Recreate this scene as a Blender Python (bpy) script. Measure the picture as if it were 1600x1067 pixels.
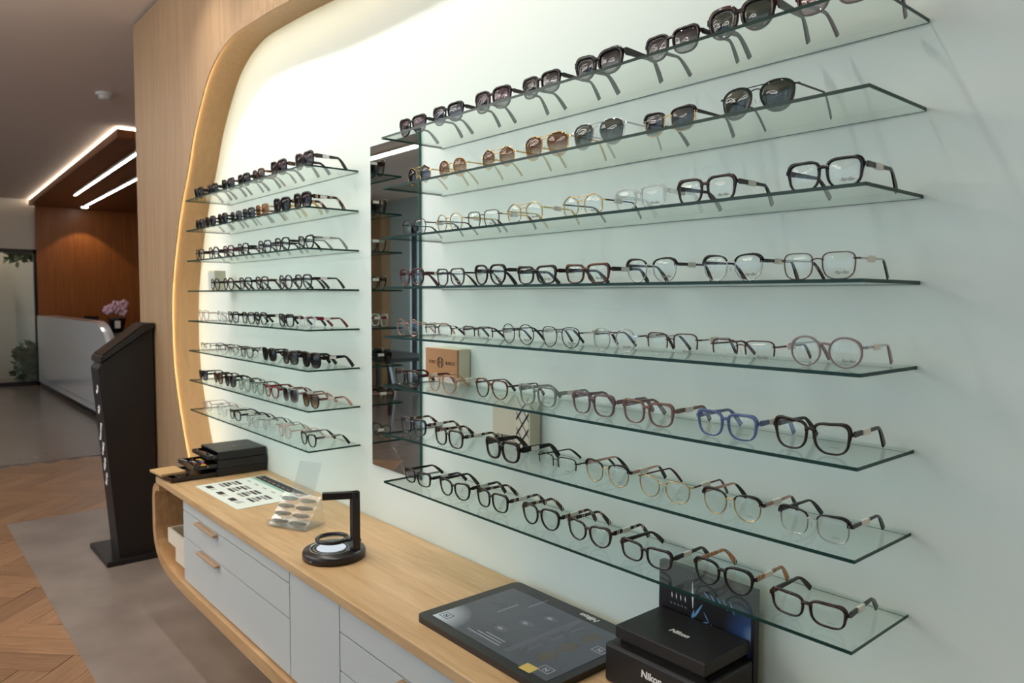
import bpy, bmesh, math, random
from mathutils import Vector, Matrix
random.seed(7)
for o in list(bpy.data.objects): bpy.data.objects.remove(o)
S = bpy.context.scene
COL = S.collection

# ------------------------------------------------------------------ units
U = 0.15                      # one shelf spacing, in metres
ZF = -13.56                   # floor level in shelf units (top right shelf = 0)
def W(x, y, z): return Vector((x*U, y*U, (z-ZF)*U))

# ------------------------------------------------------------------ camera
yaw, pitch, roll, fpx = 0.8626, -0.0586, 0.0038, 1157.48
f_ = Vector((-math.sin(yaw)*math.cos(pitch), math.cos(yaw)*math.cos(pitch), math.sin(pitch)))
r0 = Vector((math.cos(yaw), math.sin(yaw), 0)); u0 = r0.cross(f_)
r_ = math.cos(roll)*r0 + math.sin(roll)*u0
u_ = -math.sin(roll)*r0 + math.cos(roll)*u0
cam = bpy.data.objects.new('camera', bpy.data.cameras.new('camera'))
COL.objects.link(cam); S.camera = cam
M = Matrix((r_, u_, -f_)).transposed().to_4x4(); M.translation = W(13.1979, -9.3024, -3.2191)
cam.matrix_world = M
cam.data.sensor_width = 36; cam.data.lens = fpx*36/1600
cam.data.clip_start = 0.02; cam.data.clip_end = 200
cam.data.dof.use_dof = True; cam.data.dof.focus_distance = 1.75; cam.data.dof.aperture_fstop = 5.6

# ------------------------------------------------------------------ world, light, exposure
wd = bpy.data.worlds.new('sky'); S.world = wd; wd.use_nodes = True
wd.node_tree.nodes['Background'].inputs[0].default_value = (0.62, 0.82, 1.0, 1)
wd.node_tree.nodes['Background'].inputs[1].default_value = 1.6
S.view_settings.view_transform = 'Standard'; S.view_settings.look = 'None'
S.view_settings.gamma = 1.0; S.view_settings.use_curve_mapping = False
S.view_settings.exposure = -0.16
S.cycles.transparent_max_bounces = 32
S.cycles.max_bounces = 7; S.cycles.diffuse_bounces = 4; S.cycles.glossy_bounces = 4
DAY_POWER, SPOT_POWER, LAMP_EMIT = 180.0, 38.0, 26.0
def area(name, loc, rot, sx, sy, power, color):
    L = bpy.data.lights.new(name, 'AREA'); L.shape = 'RECTANGLE'; L.size = sx; L.size_y = sy
    L.energy = power; L.color = color
    o = bpy.data.objects.new(name, L); COL.objects.link(o); o.location = loc; o.rotation_euler = rot
    return o
# daylight entering through the shop windows along the opposite side
for i, xc in enumerate((-44, -14, 14)):
    area('window_daylight', W(xc, -35.2, -4.5), (-math.pi/2, 0, 0), 18*U, 16*U, DAY_POWER, (0.86, 0.95, 1.0))

# ------------------------------------------------------------------ materials
MATS = {}
def nodes(name):
    m = bpy.data.materials.new(name); m.use_nodes = True
    nt = m.node_tree; return m, nt, nt.nodes, nt.links, nt.nodes['Principled BSDF']
def srgb(r, g, b):
    f = lambda c: (c/255/12.92 if c/255 <= 0.04045 else ((c/255+0.055)/1.055)**2.4)
    return (f(r), f(g), f(b), 1)
def plain(name, rgb, rough=0.5, metal=0.0, spec=0.5, coat=0.0):
    if name in MATS: return MATS[name]
    m, nt, N, L, b = nodes(name)
    b.inputs['Base Color'].default_value = srgb(*rgb); b.inputs['Roughness'].default_value = rough
    b.inputs['Metallic'].default_value = metal; b.inputs['Specular IOR Level'].default_value = spec
    b.inputs['Coat Weight'].default_value = coat
    MATS[name] = m; return m
def emit(name, rgb, strength):
    m, nt, N, L, b = nodes(name)
    b.inputs['Base Color'].default_value = (0, 0, 0, 1)
    b.inputs['Emission Color'].default_value = (*rgb, 1); b.inputs['Emission Strength'].default_value = strength
    MATS[name] = m; return m
def grain(name, c1, c2, scale, rough=0.45, noise=4.0, bump=0.05, c3=None):
    """wood: noise stretched along one axis"""
    m, nt, N, L, b = nodes(name)
    tc = N.new('ShaderNodeTexCoord'); mp = N.new('ShaderNodeMapping'); mp.inputs['Scale'].default_value = scale
    nz = N.new('ShaderNodeTexNoise'); nz.inputs['Scale'].default_value = noise; nz.inputs['Detail'].default_value = 6
    nz.inputs['Roughness'].default_value = 0.62; nz.inputs['Distortion'].default_value = 0.6
    oi = N.new('ShaderNodeObjectInfo'); ad = N.new('ShaderNodeVectorMath'); ad.operation = 'ADD'
    ml = N.new('ShaderNodeVectorMath'); ml.operation = 'SCALE'; ml.inputs['Scale'].default_value = 37.0
    cb = N.new('ShaderNodeCombineXYZ')
    L.new(oi.outputs['Random'], cb.inputs[0]); L.new(oi.outputs['Random'], cb.inputs[1])
    L.new(cb.outputs[0], ml.inputs[0])
    L.new(tc.outputs['Object'], ad.inputs[0]); L.new(ml.outputs[0], ad.inputs[1])
    L.new(ad.outputs[0], mp.inputs[0]); L.new(mp.outputs[0], nz.inputs['Vector'])
    cr = N.new('ShaderNodeValToRGB'); cr.color_ramp.elements[0].position = 0.32; cr.color_ramp.elements[1].position = 0.68
    cr.color_ramp.elements[0].color = srgb(*c1); cr.color_ramp.elements[1].color = srgb(*c2)
    L.new(nz.outputs['Fac'], cr.inputs[0])
    hv = N.new('ShaderNodeHueSaturation'); mr = N.new('ShaderNodeMapRange')
    mr.inputs['To Min'].default_value = 0.82; mr.inputs['To Max'].default_value = 1.16
    L.new(oi.outputs['Random'], mr.inputs[0]); L.new(mr.outputs[0], hv.inputs['Value'])
    L.new(cr.outputs[0], hv.inputs['Color']); L.new(hv.outputs[0], b.inputs['Base Color'])
    b.inputs['Roughness'].default_value = rough
    bp = N.new('ShaderNodeBump'); bp.inputs['Strength'].default_value = bump; bp.inputs['Distance'].default_value = 0.002
    L.new(nz.outputs['Fac'], bp.inputs['Height']); L.new(bp.outputs[0], b.inputs['Normal'])
    MATS[name] = m; return m
def mottled(name, c1, c2, scale, rough, bump=0.0):
    m, nt, N, L, b = nodes(name)
    tc = N.new('ShaderNodeTexCoord'); nz = N.new('ShaderNodeTexNoise'); nz.inputs['Scale'].default_value = scale
    nz.inputs['Detail'].default_value = 5
    cr = N.new('ShaderNodeValToRGB'); cr.color_ramp.elements[0].position = 0.38; cr.color_ramp.elements[1].position = 0.62
    cr.color_ramp.elements[0].color = srgb(*c1); cr.color_ramp.elements[1].color = srgb(*c2)
    L.new(tc.outputs['Object'], nz.inputs['Vector']); L.new(nz.outputs['Fac'], cr.inputs[0]); L.new(cr.outputs[0], b.inputs['Base Color'])
    b.inputs['Roughness'].default_value = rough
    if bump:
        bp = N.new('ShaderNodeBump'); bp.inputs['Strength'].default_value = bump; bp.inputs['Distance'].default_value = 0.002
        L.new(nz.outputs['Fac'], bp.inputs['Height']); L.new(bp.outputs[0], b.inputs['Normal'])
    MATS[name] = m; return m
def clear(name, tint, gloss=0.06, rough=0.02, tint2=None, zr=(0, .05), facing=0.35):
    """thin clear pane: tinted see-through plus a Fresnel reflection. tint2: gradient down the pane"""
    m = bpy.data.materials.new(name); m.use_nodes = True; nt = m.node_tree; N = nt.nodes; L = nt.links
    N.remove(N['Principled BSDF']); out = N['Material Output']
    tr = N.new('ShaderNodeBsdfTransparent'); gl = N.new('ShaderNodeBsdfGlossy'); gl.inputs['Roughness'].default_value = rough
    mx = N.new('ShaderNodeMixShader'); fr = N.new('ShaderNodeLayerWeight'); fr.inputs['Blend'].default_value = 0.5
    tr.inputs[0].default_value = (*tint, 1)
    if tint2:
        tc = N.new('ShaderNodeTexCoord'); sp = N.new('ShaderNodeSeparateXYZ'); mr = N.new('ShaderNodeMapRange')
        mr.inputs['From Min'].default_value = zr[0]; mr.inputs['From Max'].default_value = zr[1]
        mc = N.new('ShaderNodeMix'); mc.data_type = 'RGBA'
        mc.inputs[6].default_value = (*tint2, 1); mc.inputs[7].default_value = (*tint, 1)
        L.new(tc.outputs['Object'], sp.inputs[0]); L.new(sp.outputs['Z'], mr.inputs[0]); L.new(mr.outputs[0], mc.inputs[0])
        L.new(mc.outputs[2], tr.inputs[0])
    pw = N.new('ShaderNodeMath'); pw.operation = 'POWER'; pw.inputs[1].default_value = 5.0
    mm = N.new('ShaderNodeMath'); mm.operation = 'MULTIPLY_ADD'; mm.inputs[1].default_value = (1-gloss)*0.5; mm.inputs[2].default_value = gloss
    L.new(fr.outputs['Facing'], pw.inputs[0]); L.new(pw.outputs[0], mm.inputs[0]); L.new(mm.outputs[0], mx.inputs[0])
    L.new(tr.outputs[0], mx.inputs[1]); L.new(gl.outputs[0], mx.inputs[2]); L.new(mx.outputs[0], out.inputs[0])
    MATS[name] = m; return m
def seethrough(name, rgb, alpha, rough=0.12):
    m, nt, N, L, b = nodes(name)
    b.inputs['Base Color'].default_value = srgb(*rgb); b.inputs['Roughness'].default_value = rough
    b.inputs['Alpha'].default_value = alpha; MATS[name] = m; return m
def tortoise(name, c1, c2, scale=55, lo=.42, hi=.6):
    m = mottled(name, c1, c2, scale, 0.18)
    for n in m.node_tree.nodes:
        if n.type == 'VALTORGB': n.color_ramp.elements[0].position = lo; n.color_ramp.elements[1].position = hi
    return m
def checked(name, base, bars):
    """acetate with cross bars along the temple"""
    m, nt, N, L, b = nodes(name)
    tc = N.new('ShaderNodeTexCoord'); sp = N.new('ShaderNodeSeparateXYZ'); L.new(tc.outputs['Object'], sp.inputs[0])
    ms = N.new('ShaderNodeMath'); ms.operation = 'MULTIPLY'; ms.inputs[1].default_value = 34.0; L.new(sp.outputs['Y'], ms.inputs[0])
    fr = N.new('ShaderNodeMath'); fr.operation = 'FRACT'; L.new(ms.outputs[0], fr.inputs[0])
    cr = N.new('ShaderNodeValToRGB'); cr.color_ramp.interpolation = 'CONSTANT'
    el = cr.color_ramp.elements; el[0].position = 0; el[0].color = srgb(*base); el[1].position = 0.52; el[1].color = srgb(*bars)
    for p, c in ((.64, (235, 220, 190)), (.70, bars), (.82, (235, 220, 190)), (.88, (150, 50, 35)), (.93, base)):
        e = el.new(p); e.color = srgb(*c)
    L.new(fr.outputs[0], cr.inputs[0]); L.new(cr.outputs[0], b.inputs['Base Color']); b.inputs['Roughness'].default_value = 0.25
    MATS[name] = m; return m

plain('white_wall', (224, 236, 231), 0.55)
plain('ceiling', (228, 212, 199), 0.8)
plain('cream', (205, 196, 182), 0.7)
plain('dark_gap', (40, 32, 30), 0.8)
grain('oak_wall', (142, 113, 84), (168, 138, 106), (26, 26, 0.55), 0.5, 3.0, 0.04)
grain('oak_return', (188, 150, 106), (198, 160, 116), (14, 14, 0.6), 0.5, 3.0, 0.02)
grain('oak_top', (202, 162, 114), (228, 192, 146), (0.9, 11, 11), 0.38, 3.2, 0.04)
grain('oak_ribbon', (176, 134, 90), (202, 162, 116), (1.2, 14, 6), 0.42, 3.0, 0.04)
grain('orange_wood', (122, 66, 26), (150, 88, 38), (1, 14, 0.5), 0.4, 3.0, 0.02)
grain('canopy_wood', (118, 70, 38), (142, 90, 52), (0.6, 12, 1), 0.45, 3.0, 0.02)
grain('parquet', (126, 92, 66), (162, 124, 92), (1.6, 22, 1), 0.36, 3.0, 0.06)
mottled('stone_grey', (124, 112, 106), (140, 128, 121), 3.0, 0.42, 0.03)
mottled('stone_dark', (112, 98, 92), (124, 110, 104), 2.0, 0.22, 0.0)
plain('cab_white', (196, 201, 200), 0.4)
plain('cab_body', (150, 152, 152), 0.6)
plain('gloss_white', (215, 216, 220), 0.12, coat=0.4)
plain('black_matt', (24, 19, 20), 0.45)
plain('black_satin', (30, 25, 27), 0.3)
plain('black_gloss', (14, 11, 12), 0.08)
plain('dark_brown_screen', (52, 40, 32), 0.12)
plain('bronze', (196, 162, 130), 0.4, 0.3)
plain('chrome', (205, 205, 205), 0.15, 1.0)
plain('steel', (150, 150, 150), 0.3, 1.0)
plain('paper', (226, 234, 228), 0.6)
plain('paper_tag', (232, 232, 226), 0.5)
plain('ink_dark', (52, 44, 46), 0.6)
plain('ink_grey', (140, 140, 138), 0.6)
plain('ink_soft', (196, 202, 198), 0.6)
plain('ink_teal', (138, 190, 178), 0.6)
plain('ink_white', (238, 238, 236), 0.5)
plain('tan_card', (196, 160, 112), 0.7)
plain('cream_box', (222, 212, 192), 0.6)
plain('plaque_wood', (186, 136, 92), 0.5)
plain('plaque_ink', (104, 72, 44), 0.6)
plain('card_beige', (214, 206, 184), 0.6)
plain('edge_green', (16, 54, 46), 0.3, spec=.25)
plain('orchid', (222, 178, 196), 0.6)
plain('leaf', (46, 74, 44), 0.5)
plain('leaf_light', (90, 120, 80), 0.5)
plain('green_edge_mirror', (36, 92, 80), 0.15)
plain('mirror', (206, 212, 208), 0.01, 1.0)
plain('plastic_white', (214, 212, 206), 0.4)
plain('blue_wall', (176, 196, 204), 0.7)
plain('yellow_sticker', (206, 182, 96), 0.5)
clear('shelf_glass', (0.945, 0.98, 0.962), 0.04)
clear('door_glass', (0.88, 0.88, 0.86), 0.10)
clear('window_glass', (0.95, 0.98, 1.0), 0.04)
clear('acrylic', (0.955, 0.96, 0.955), 0.13, 0.12)
clear('acrylic_lens', (0.66, 0.66, 0.67), 0.32, 0.12)
clear('loupe_glass', (0.93, 0.94, 0.94), 0.05)

# ------------------------------------------------------------------ mesh helpers
class MB:
    def __init__(s): s.v = []; s.f = []; s.m = []; s.sm = []
    def add(s, vs, fs, mi=0, smooth=False):
        k = len(s.v); s.v += [tuple(p) for p in vs]
        for f in fs: s.f.append([i+k for i in f]); s.m.append(mi); s.sm.append(smooth)
        return s
    def box(s, a, b, mi=0, side=None):
        x0, y0, z0 = a; x1, y1, z1 = b
        vs = [(x0,y0,z0),(x1,y0,z0),(x1,y1,z0),(x0,y1,z0),(x0,y0,z1),(x1,y0,z1),(x1,y1,z1),(x0,y1,z1)]
        s.add(vs, [(3,2,1,0),(4,5,6,7)], mi)
        s.add(vs, [(0,1,5,4),(1,2,6,5),(2,3,7,6),(3,0,4,7)], mi if side is None else side)
        return s
    def prism(s, poly, lift, mi=0, smooth=False):
        """poly: list of 3D points (closed), lift: vector"""
        n = len(poly); lift = Vector(lift); a = [Vector(p) for p in poly]; b = [p+lift for p in a]
        s.add(a+b, [tuple(reversed(range(n))), tuple(range(n, 2*n))], mi)
        s.add(a+b, [(i, (i+1) % n, n+(i+1) % n, n+i) for i in range(n)], mi, smooth)
        return s
    def tube(s, pts, r, seg=8, mi=0, closed=False, cap=True):
        pts = [Vector(p) for p in pts]; n = len(pts); rings = []
        rr = r if isinstance(r, (list, tuple)) else [r]*n
        up = None
        for i, p in enumerate(pts):
            if closed: t = pts[(i+1) % n]-pts[i-1]
            else: t = pts[min(i+1, n-1)]-pts[max(i-1, 0)]
            t.normalize()
            if up is None: up = t.orthogonal().normalized()
            up = (up - t*up.dot(t)); up = up.normalized() if up.length > 1e-6 else t.orthogonal().normalized()
            w = t.cross(up)
            rings.append([p + (up*math.cos(2*math.pi*k/seg) + w*math.sin(2*math.pi*k/seg))*rr[i] for k in range(seg)])
        vs = [q for g in rings for q in g]; fs = []
        for i in range(n if closed else n-1):
            j = (i+1) % n
            for k in range(seg): fs.append((i*seg+k, i*seg+(k+1) % seg, j*seg+(k+1) % seg, j*seg+k))
        s.add(vs, fs, mi, True)
        if cap and not closed: s.add(vs, [tuple(reversed(range(seg))), tuple(range((n-1)*seg, n*seg))], mi)
        return s
    def lathe(s, prof, seg=32, c=(0, 0, 0), mi=0, smooth=True):
        """prof: (r,z) pairs bottom to top"""
        vs = []
        for r, z in prof:
            vs += [(c[0]+r*math.cos(2*math.pi*k/seg), c[1]+r*math.sin(2*math.pi*k/seg), c[2]+z) for k in range(seg)]
        fs = []; n = len(prof)
        for i in range(n-1):
            for k in range(seg): fs.append((i*seg+k, i*seg+(k+1) % seg, (i+1)*seg+(k+1) % seg, (i+1)*seg+k))
        s.add(vs, fs, mi, smooth)
        s.add(vs, [tuple(reversed(range(seg))), tuple(range((n-1)*seg, n*seg))], mi)
        return s
    def blob(s, c, r, mi=0, seg=8, rings=5):
        c = Vector(c); vs = []; fs = []
        for i in range(rings+1):
            th = math.pi*i/rings
            for k in range(seg):
                ph = 2*math.pi*k/seg
                vs.append(c + Vector((r[0]*math.sin(th)*math.cos(ph), r[1]*math.sin(th)*math.sin(ph), r[2]*math.cos(th))))
        for i in range(rings):
            for k in range(seg): fs.append((i*seg+k, (i+1)*seg+k, (i+1)*seg+(k+1) % seg, i*seg+(k+1) % seg))
        return s.add(vs, fs, mi, True)
    def mesh(s, name, mats):
        me = bpy.data.meshes.new(name); me.from_pydata(s.v, [], s.f)
        for m in (mats if isinstance(mats, (list, tuple)) else [mats]): me.materials.append(MATS[m] if isinstance(m, str) else m)
        me.polygons.foreach_set('material_index', s.m); me.polygons.foreach_set('use_smooth', s.sm)
        me.validate(clean_customdata=False); me.update(); return me
    def build(s, name, mats, parent=None, loc=None, bevel=0):
        o = bpy.data.objects.new(name, s.mesh(name, mats)); COL.objects.link(o)
        if bevel:
            bm = bmesh.new(); bm.from_mesh(o.data); bmesh.ops.remove_doubles(bm, verts=bm.verts, dist=1e-6)
            bmesh.ops.recalc_face_normals(bm, faces=bm.faces)
            es = [e for e in bm.edges if len(e.link_faces) == 2 and e.calc_face_angle() > 0.6]
            bmesh.ops.bevel(bm, geom=es, offset=bevel, segments=2, affect='EDGES', profile=0.5)
            bm.to_mesh(o.data); bm.free()
        if parent: o.parent = parent
        if loc is not None: o.location = loc
        return o
def link(name, me, parent=None, loc=(0, 0, 0), rot=(0, 0, 0)):
    o = bpy.data.objects.new(name, me); COL.objects.link(o)
    if parent: o.parent = parent
    o.location = loc; o.rotation_euler = rot; return o
def tag(o, label, cat, group=None, kind=None):
    o['label'] = label; o['category'] = cat
    if group: o['group'] = group
    if kind: o['kind'] = kind
    return o
def thing(name, label, cat, loc=(0, 0, 0), rz=0, group=None):
    o = bpy.data.objects.new(name, None); COL.objects.link(o); o.location = loc; o.rotation_euler = (0, 0, rz)
    o.empty_display_size = 0.05
    return tag(o, label, cat, group)
def struct(o): o['kind'] = 'structure'; return o
TXT = {}
def text_mesh(s, size, mat, bold=0.0, shear=0.0, align='CENTER', space=1.0):
    key = (s, size, mat, bold, shear, align, space)
    if key in TXT: return TXT[key]
    c = bpy.data.curves.new('lettering', 'FONT'); c.body = s; c.size = size; c.align_x = align; c.align_y = 'CENTER'
    c.offset = bold; c.shear = shear; c.resolution_u = 3; c.fill_mode = 'BOTH'; c.extrude = 0.0002; c.space_character = space
    o = bpy.data.objects.new('lettering', c); COL.objects.link(o)
    bpy.context.view_layer.update()
    me = bpy.data.meshes.new_from_object(o.evaluated_get(bpy.context.evaluated_depsgraph_get()))
    bpy.data.objects.remove(o); bpy.data.curves.remove(c)
    me.materials.clear(); me.materials.append(MATS[mat]); TXT[key] = me; return me
def ubox(a, b, org=None):
    """box corners given in shelf units -> metres, relative to org"""
    A = W(*a); B = W(*b)
    if org is not None: A = A-org; B = B-org
    return tuple(A), tuple(B)

# ------------------------------------------------------------------ room shell
# floor: slab, stone inset in front of the counter, herringbone planks around it
o = struct(MB().box(*ubox((-104, -60, ZF-1), (26, 22, ZF-0.03))).build('floor', 'stone_dark')); floor = o
MB().box(*ubox((-26.8, -5.2, ZF-0.03), (26, -1.0, ZF+0.012))).build('stone_inset', 'stone_grey', floor)
MB().box(*ubox((-104, -36, ZF-0.03), (-40.8, 20, ZF+0.012))).build('stone_inset', 'stone_dark', floor)
PL, PW = 0.70, 0.14
pm = MB().box((0, 0, 0), (PL-0.0025, PW-0.0025, 0.0045)).mesh('plank', 'parquet')
def wood_zone(p):
    x, y = p.x/U, p.y/U
    if -41.5 < x < -24.5 and -14 < y < 5.5: return True
    return -26.95 < x < -4 and -12.5 < y < -3.0
bm_count = 0
c45 = math.sqrt(.5)
for a in range(-60, 60):
    for b_ in range(-30, 30):
        # classic herringbone lattice, 5:1 pieces
        for kind in (0, 1):
            if kind == 0: lx, ly, rz = a*PW + b_*PL*2, a*PW, 0.0
            else: lx, ly, rz = a*PW + b_*PL*2 + PL + PW, a*PW + PW - PL + 0*PW, math.pi/2
            cx, cy = (lx+PL/2, ly+PW/2) if kind == 0 else (lx-PW/2, ly+PL/2)
            wx, wy = (cx-cy)*c45-4.0, (cx+cy)*c45-1.0
            if not wood_zone(Vector((wx, wy, 0))): continue
            if bm_count >= 300: continue
            ang = math.pi/4 + rz
            px, py = (lx-ly)*c45-4.0, (lx+ly)*c45-1.0
            link('plank', pm, floor, (px, py, -0.0045), (0, 0, ang)); bm_count += 1

struct(MB().box(*ubox((-104, -60, 7.84), (26, 22, 8.6))).build('ceiling', 'ceiling'))
# display wall: oak cladding with a rounded niche cut out
ND = -1.02
half = [(2.0,4.40),(-1.0,4.42),(-3.0,4.44),(-4.61,4.48),(-6.41,4.6),(-8.3,4.68),(-9.2,4.68),(-9.9,4.58),(-10.69,4.36),(-11.5,3.95),(-12.3,3.24),(-13.1,2.34),(-13.8,1.2),(-14.6,0.1),(-15.3,-1.25),(-15.75,-2.4),(-15.98,-3.3),(-16.05,-4.4)]
zc = -4.4
lower = [(x-0.0, 2*zc-z) for x, z in reversed(half[:-1])]
left = half + lower                       # top -> left -> bottom
xc = 3.0
right = [(2*xc-x, z) for x, z in reversed(left)]
ctrl = left + right
def catmull(P, n=5):
    out = []; N_ = len(P)
    for i in range(N_):
        p0, p1, p2, p3 = [Vector((*P[(i+k) % N_], 0)) for k in (-1, 0, 1, 2)]
        for j in range(n):
            t = j/n
            out.append((0.5*((2*p1)+(-p0+p2)*t+(2*p0-5*p1+4*p2-p3)*t*t+(-p0+3*p1-3*p2+p3)*t**3))[:2])
    return out
outline = catmull(ctrl, 4)
outline = [(x, max(z, ZF+0.02)) for x, z in outline]
X0, X1, Z0, Z1 = -20.2, 26.0, ZF, 7.72
C = (xc, zc)
def ang(p): return math.atan2(p[1]-C[1], p[0]-C[0])
def rect_hit(a):
    dx, dz = math.cos(a), math.sin(a); ts = []
    if dx: ts.append(((X1 if dx > 0 else X0)-C[0])/dx)
    if dz: ts.append(((Z1 if dz > 0 else Z0)-C[1])/dz)
    t = min(t for t in ts if t > 0); return (C[0]+dx*t, C[1]+dz*t)
ring = sorted([(ang(p), p) for p in outline])
for c in ((X0,Z0),(X0,Z1),(X1,Z0),(X1,Z1)):
    a = ang(c)
    for i in range(len(ring)):
        a0, p0 = ring[i-1]; a1, p1 = ring[i]
        if i > 0 and a0 < a < a1:
            t = (a-a0)/(a1-a0); ring.insert(i, (a, (p0[0]+(p1[0]-p0[0])*t, p0[1]+(p1[1]-p0[1])*t))); break
inner = [p for a, p in ring]; outer = [rect_hit(a) for a, p in ring]; n = len(inner)
m = MB(); m.add([W(x, ND, z) for x, z in inner]+[W(x, ND, z) for x, z in outer], [(i, (i+1) % n, n+(i+1) % n, n+i) for i in range(n)])
# end of the cladding at the far corner
m.add([W(X0,ND,Z0),W(X0,ND,Z1),W(X0,22,Z1),W(X0,22,Z0)], [(0,1,2,3)])
wall = struct(m.build('wall_right', 'oak_wall'))
m = MB().add([W(x, ND, z) for x, z in inner]+[W(x, 0.0, z) for x, z in inner], [(i, n+i, n+(i+1) % n, (i+1) % n) for i in range(n)], 0, True)
m.build('niche_return', 'oak_return', wall)
m = MB().add([W(X0+.5, 0, Z0), W(X1, 0, Z0), W(X1, 0, Z1), W(X0+.5, 0, Z1)], [(0,1,2,3)])
m.build('niche_back', 'white_wall', wall)
MB().box(*ubox((X0+.05, ND+.12, 7.70), (X1, ND+.3, 7.86))).build('shadow_gap', 'dark_gap', wall)
# warm led line tucked behind a thin oak lip along the front edge of the niche
def inset(P, d):
    out = []; n_ = len(P)
    for i in range(n_):
        tx = P[(i+1) % n_][0]-P[i-1][0]; tz = P[(i+1) % n_][1]-P[i-1][1]; l = math.hypot(tx, tz) or 1
        nx, nz = -tz/l, tx/l
        if nx*(C[0]-P[i][0])+nz*(C[1]-P[i][1]) < 0: nx, nz = -nx, -nz
        out.append((P[i][0]+nx*d, P[i][1]+nz*d))
    return out
oi, n = inset(outline, .17), len(outline)
vs = []
for y_ in (ND-.004, ND+.03):
    vs += [W(x, y_, z) for x, z in outline]+[W(x, y_, z) for x, z in oi]
fs = []
for i in range(n):
    j = (i+1) % n
    fs += [(i, j, n+j, n+i), (2*n+j, 2*n+i, 3*n+i, 3*n+j), (n+i, n+j, 3*n+j, 3*n+i)]
MB().add(vs, fs).build('niche_lip', 'oak_wall', wall)
emit('led_warm', (1.0, 0.82, 0.52), 38.0)
MB().tube([W(x, ND+.046, z) for x, z in inset(outline, .022)], 0.014*U, 5, closed=True).build('led_strip', 'led_warm', wall)

# far end, reception side and the side with shop windows
m = MB(); WX = -88
m.box(*ubox((WX-1, 5.0, ZF), (WX, 22, 7.84))).box(*ubox((WX-1, -60, ZF), (WX, -2.4, 7.84))).box(*ubox((WX-1, -2.4, 2.15), (WX, 5.0, 7.84)))
struct(m.build('wall_far', 'cream'))
struct(MB().box(*ubox((WX, 4.85, ZF), (WX+.4, 22, 7.2))).build('trim_1', 'orange_wood'))
struct(MB().box(*ubox((WX-1, 20, ZF), (X0, 22, 7.84))).build('wall_reception', 'orange_wood'))
struct(MB().box(*ubox((26, -60, ZF), (27, 0, 7.84))).build('wall_near', 'cream'))
m = MB()
m.box(*ubox((-104, -37, ZF), (-57, -36, 7.84))).box(*ubox((-57, -37, 4.6), (26, -36, 7.84))).box(*ubox((-57, -37, ZF), (26, -36, ZF+.6)))
wl = struct(m.build('wall_left', 'blue_wall'))
wn = 0
for k in range(5):
    a = -57+k*16.6; b_ = a+16.6; wn += 1
    f = MB()
    for p, q in (((a, -36.6, ZF+.6), (a+.5, -36.2, 4.6)), ((b_-.5, -36.6, ZF+.6), (b_, -36.2, 4.6)), ((a, -36.6, 4.1), (b_, -36.2, 4.6)), ((a, -36.6, ZF+.6), (b_, -36.2, ZF+1.1))): f.box(*ubox(p, q))
    w = struct(f.build('window_%d' % wn, 'black_satin'))
    MB().box(*ubox((a+.5, -36.45, ZF+1.1), (b_-.5, -36.35, 4.1))).build('pane', 'window_glass', w)
tag(MB().box(*ubox((-64.4, -36, ZF), (-61.1, -34.8, 6.2))).build('wood_column', 'oak_wall', bevel=.01), 'oak clad column seen in the tall wall mirror', 'column')

# glazed door in the far wall, with the alcove behind it
m = MB(); a, b_ = -2.4, 5.0
for p, q in (((a, ZF+.05), (a+.35, 2.15)), ((b_-.42, ZF+.05), (b_, 2.15)), ((a, 1.7), (b_, 2.15)), ((a, ZF+.05), (b_, ZF+.5))):
    m.box(*ubox((WX-.5, p[0], p[1]), (WX+.15, q[0], q[1])))
d = struct(m.build('door_1', 'black_satin'))
MB().box(*ubox((WX-.25, a+.35, ZF+.5), (WX-.15, b_-.42, 1.7))).build('pane', 'door_glass', d)
struct(MB().box(*ubox((-104, -10, ZF), (-103.5, 12, 7.84))).build('wall_alcove', 'cream'))
# rounded panel behind the door, modelled in place of an arched reflection
arch = [(4.0, ZF)] + [(4.0-2.6*(1-math.cos(t)), -1.5+2.9*math.sin(t)) for t in [math.pi/2*i/10 for i in range(11)]] + [(-4, 1.4), (-4, ZF)]
tag(MB().prism([W(-101, y, z) for y, z in arch], Vector((.3, 0, 0))).build('arch_reflection_panel', 'cream'), 'pale arched panel standing in for the reflection in the glazed door', 'panel')
def foliage(name, label, c, size, n, mats=('leaf', 'leaf_light')):
    m = MB(); c = W(*c)
    for i in range(n):
        p = c+Vector((random.uniform(-1, 1)*size[0], random.uniform(-1, 1)*size[1], random.uniform(0, 1)*size[2]))
        d_ = Vector((random.uniform(-1, 1), random.uniform(-1, 1), random.uniform(-.4, 1))).normalized()
        w = d_.orthogonal().normalized()*0.05; l = d_*0.17
        m.add([p, p+l*.5+w, p+l, p+l*.5-w], [(0, 1, 2, 3)], random.randint(0, 1))
    return tag(m.build(name, list(mats)), label, 'plant')
foliage('hedge_plant', 'low dark green hedge behind the glazed door', (-94.5, 5.4, ZF), (.3, .3, .62), 420)
foliage('hanging_plant', 'green foliage hanging at the top of the glazed door', (-94.5, 5.0, 1.0), (.3, .3, .4), 260)

t = thing('alcove_fill_lamp', 'added round lamp, out of view, brightening the alcove behind the glazed door', 'lamp', W(-96, 1, 7.84))  # added fill lamp, unseen, to brighten the alcove
MB().lathe([(.10, -.03), (.12, -.02), (.12, 0)], 20).build('diffuser', 'lamp_white' if 'lamp_white' in MATS else emit('lamp_white', (1.0, 0.95, 0.86), LAMP_EMIT), t)
L = bpy.data.lights.new('alcove_fill_lamp', 'POINT'); L.energy = 25; L.color = (1, .85, .68); L.shadow_soft_size = .12
q = bpy.data.objects.new('alcove_fill_light', L); COL.objects.link(q); q.location = W(-96, 1, 7.0)
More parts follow.
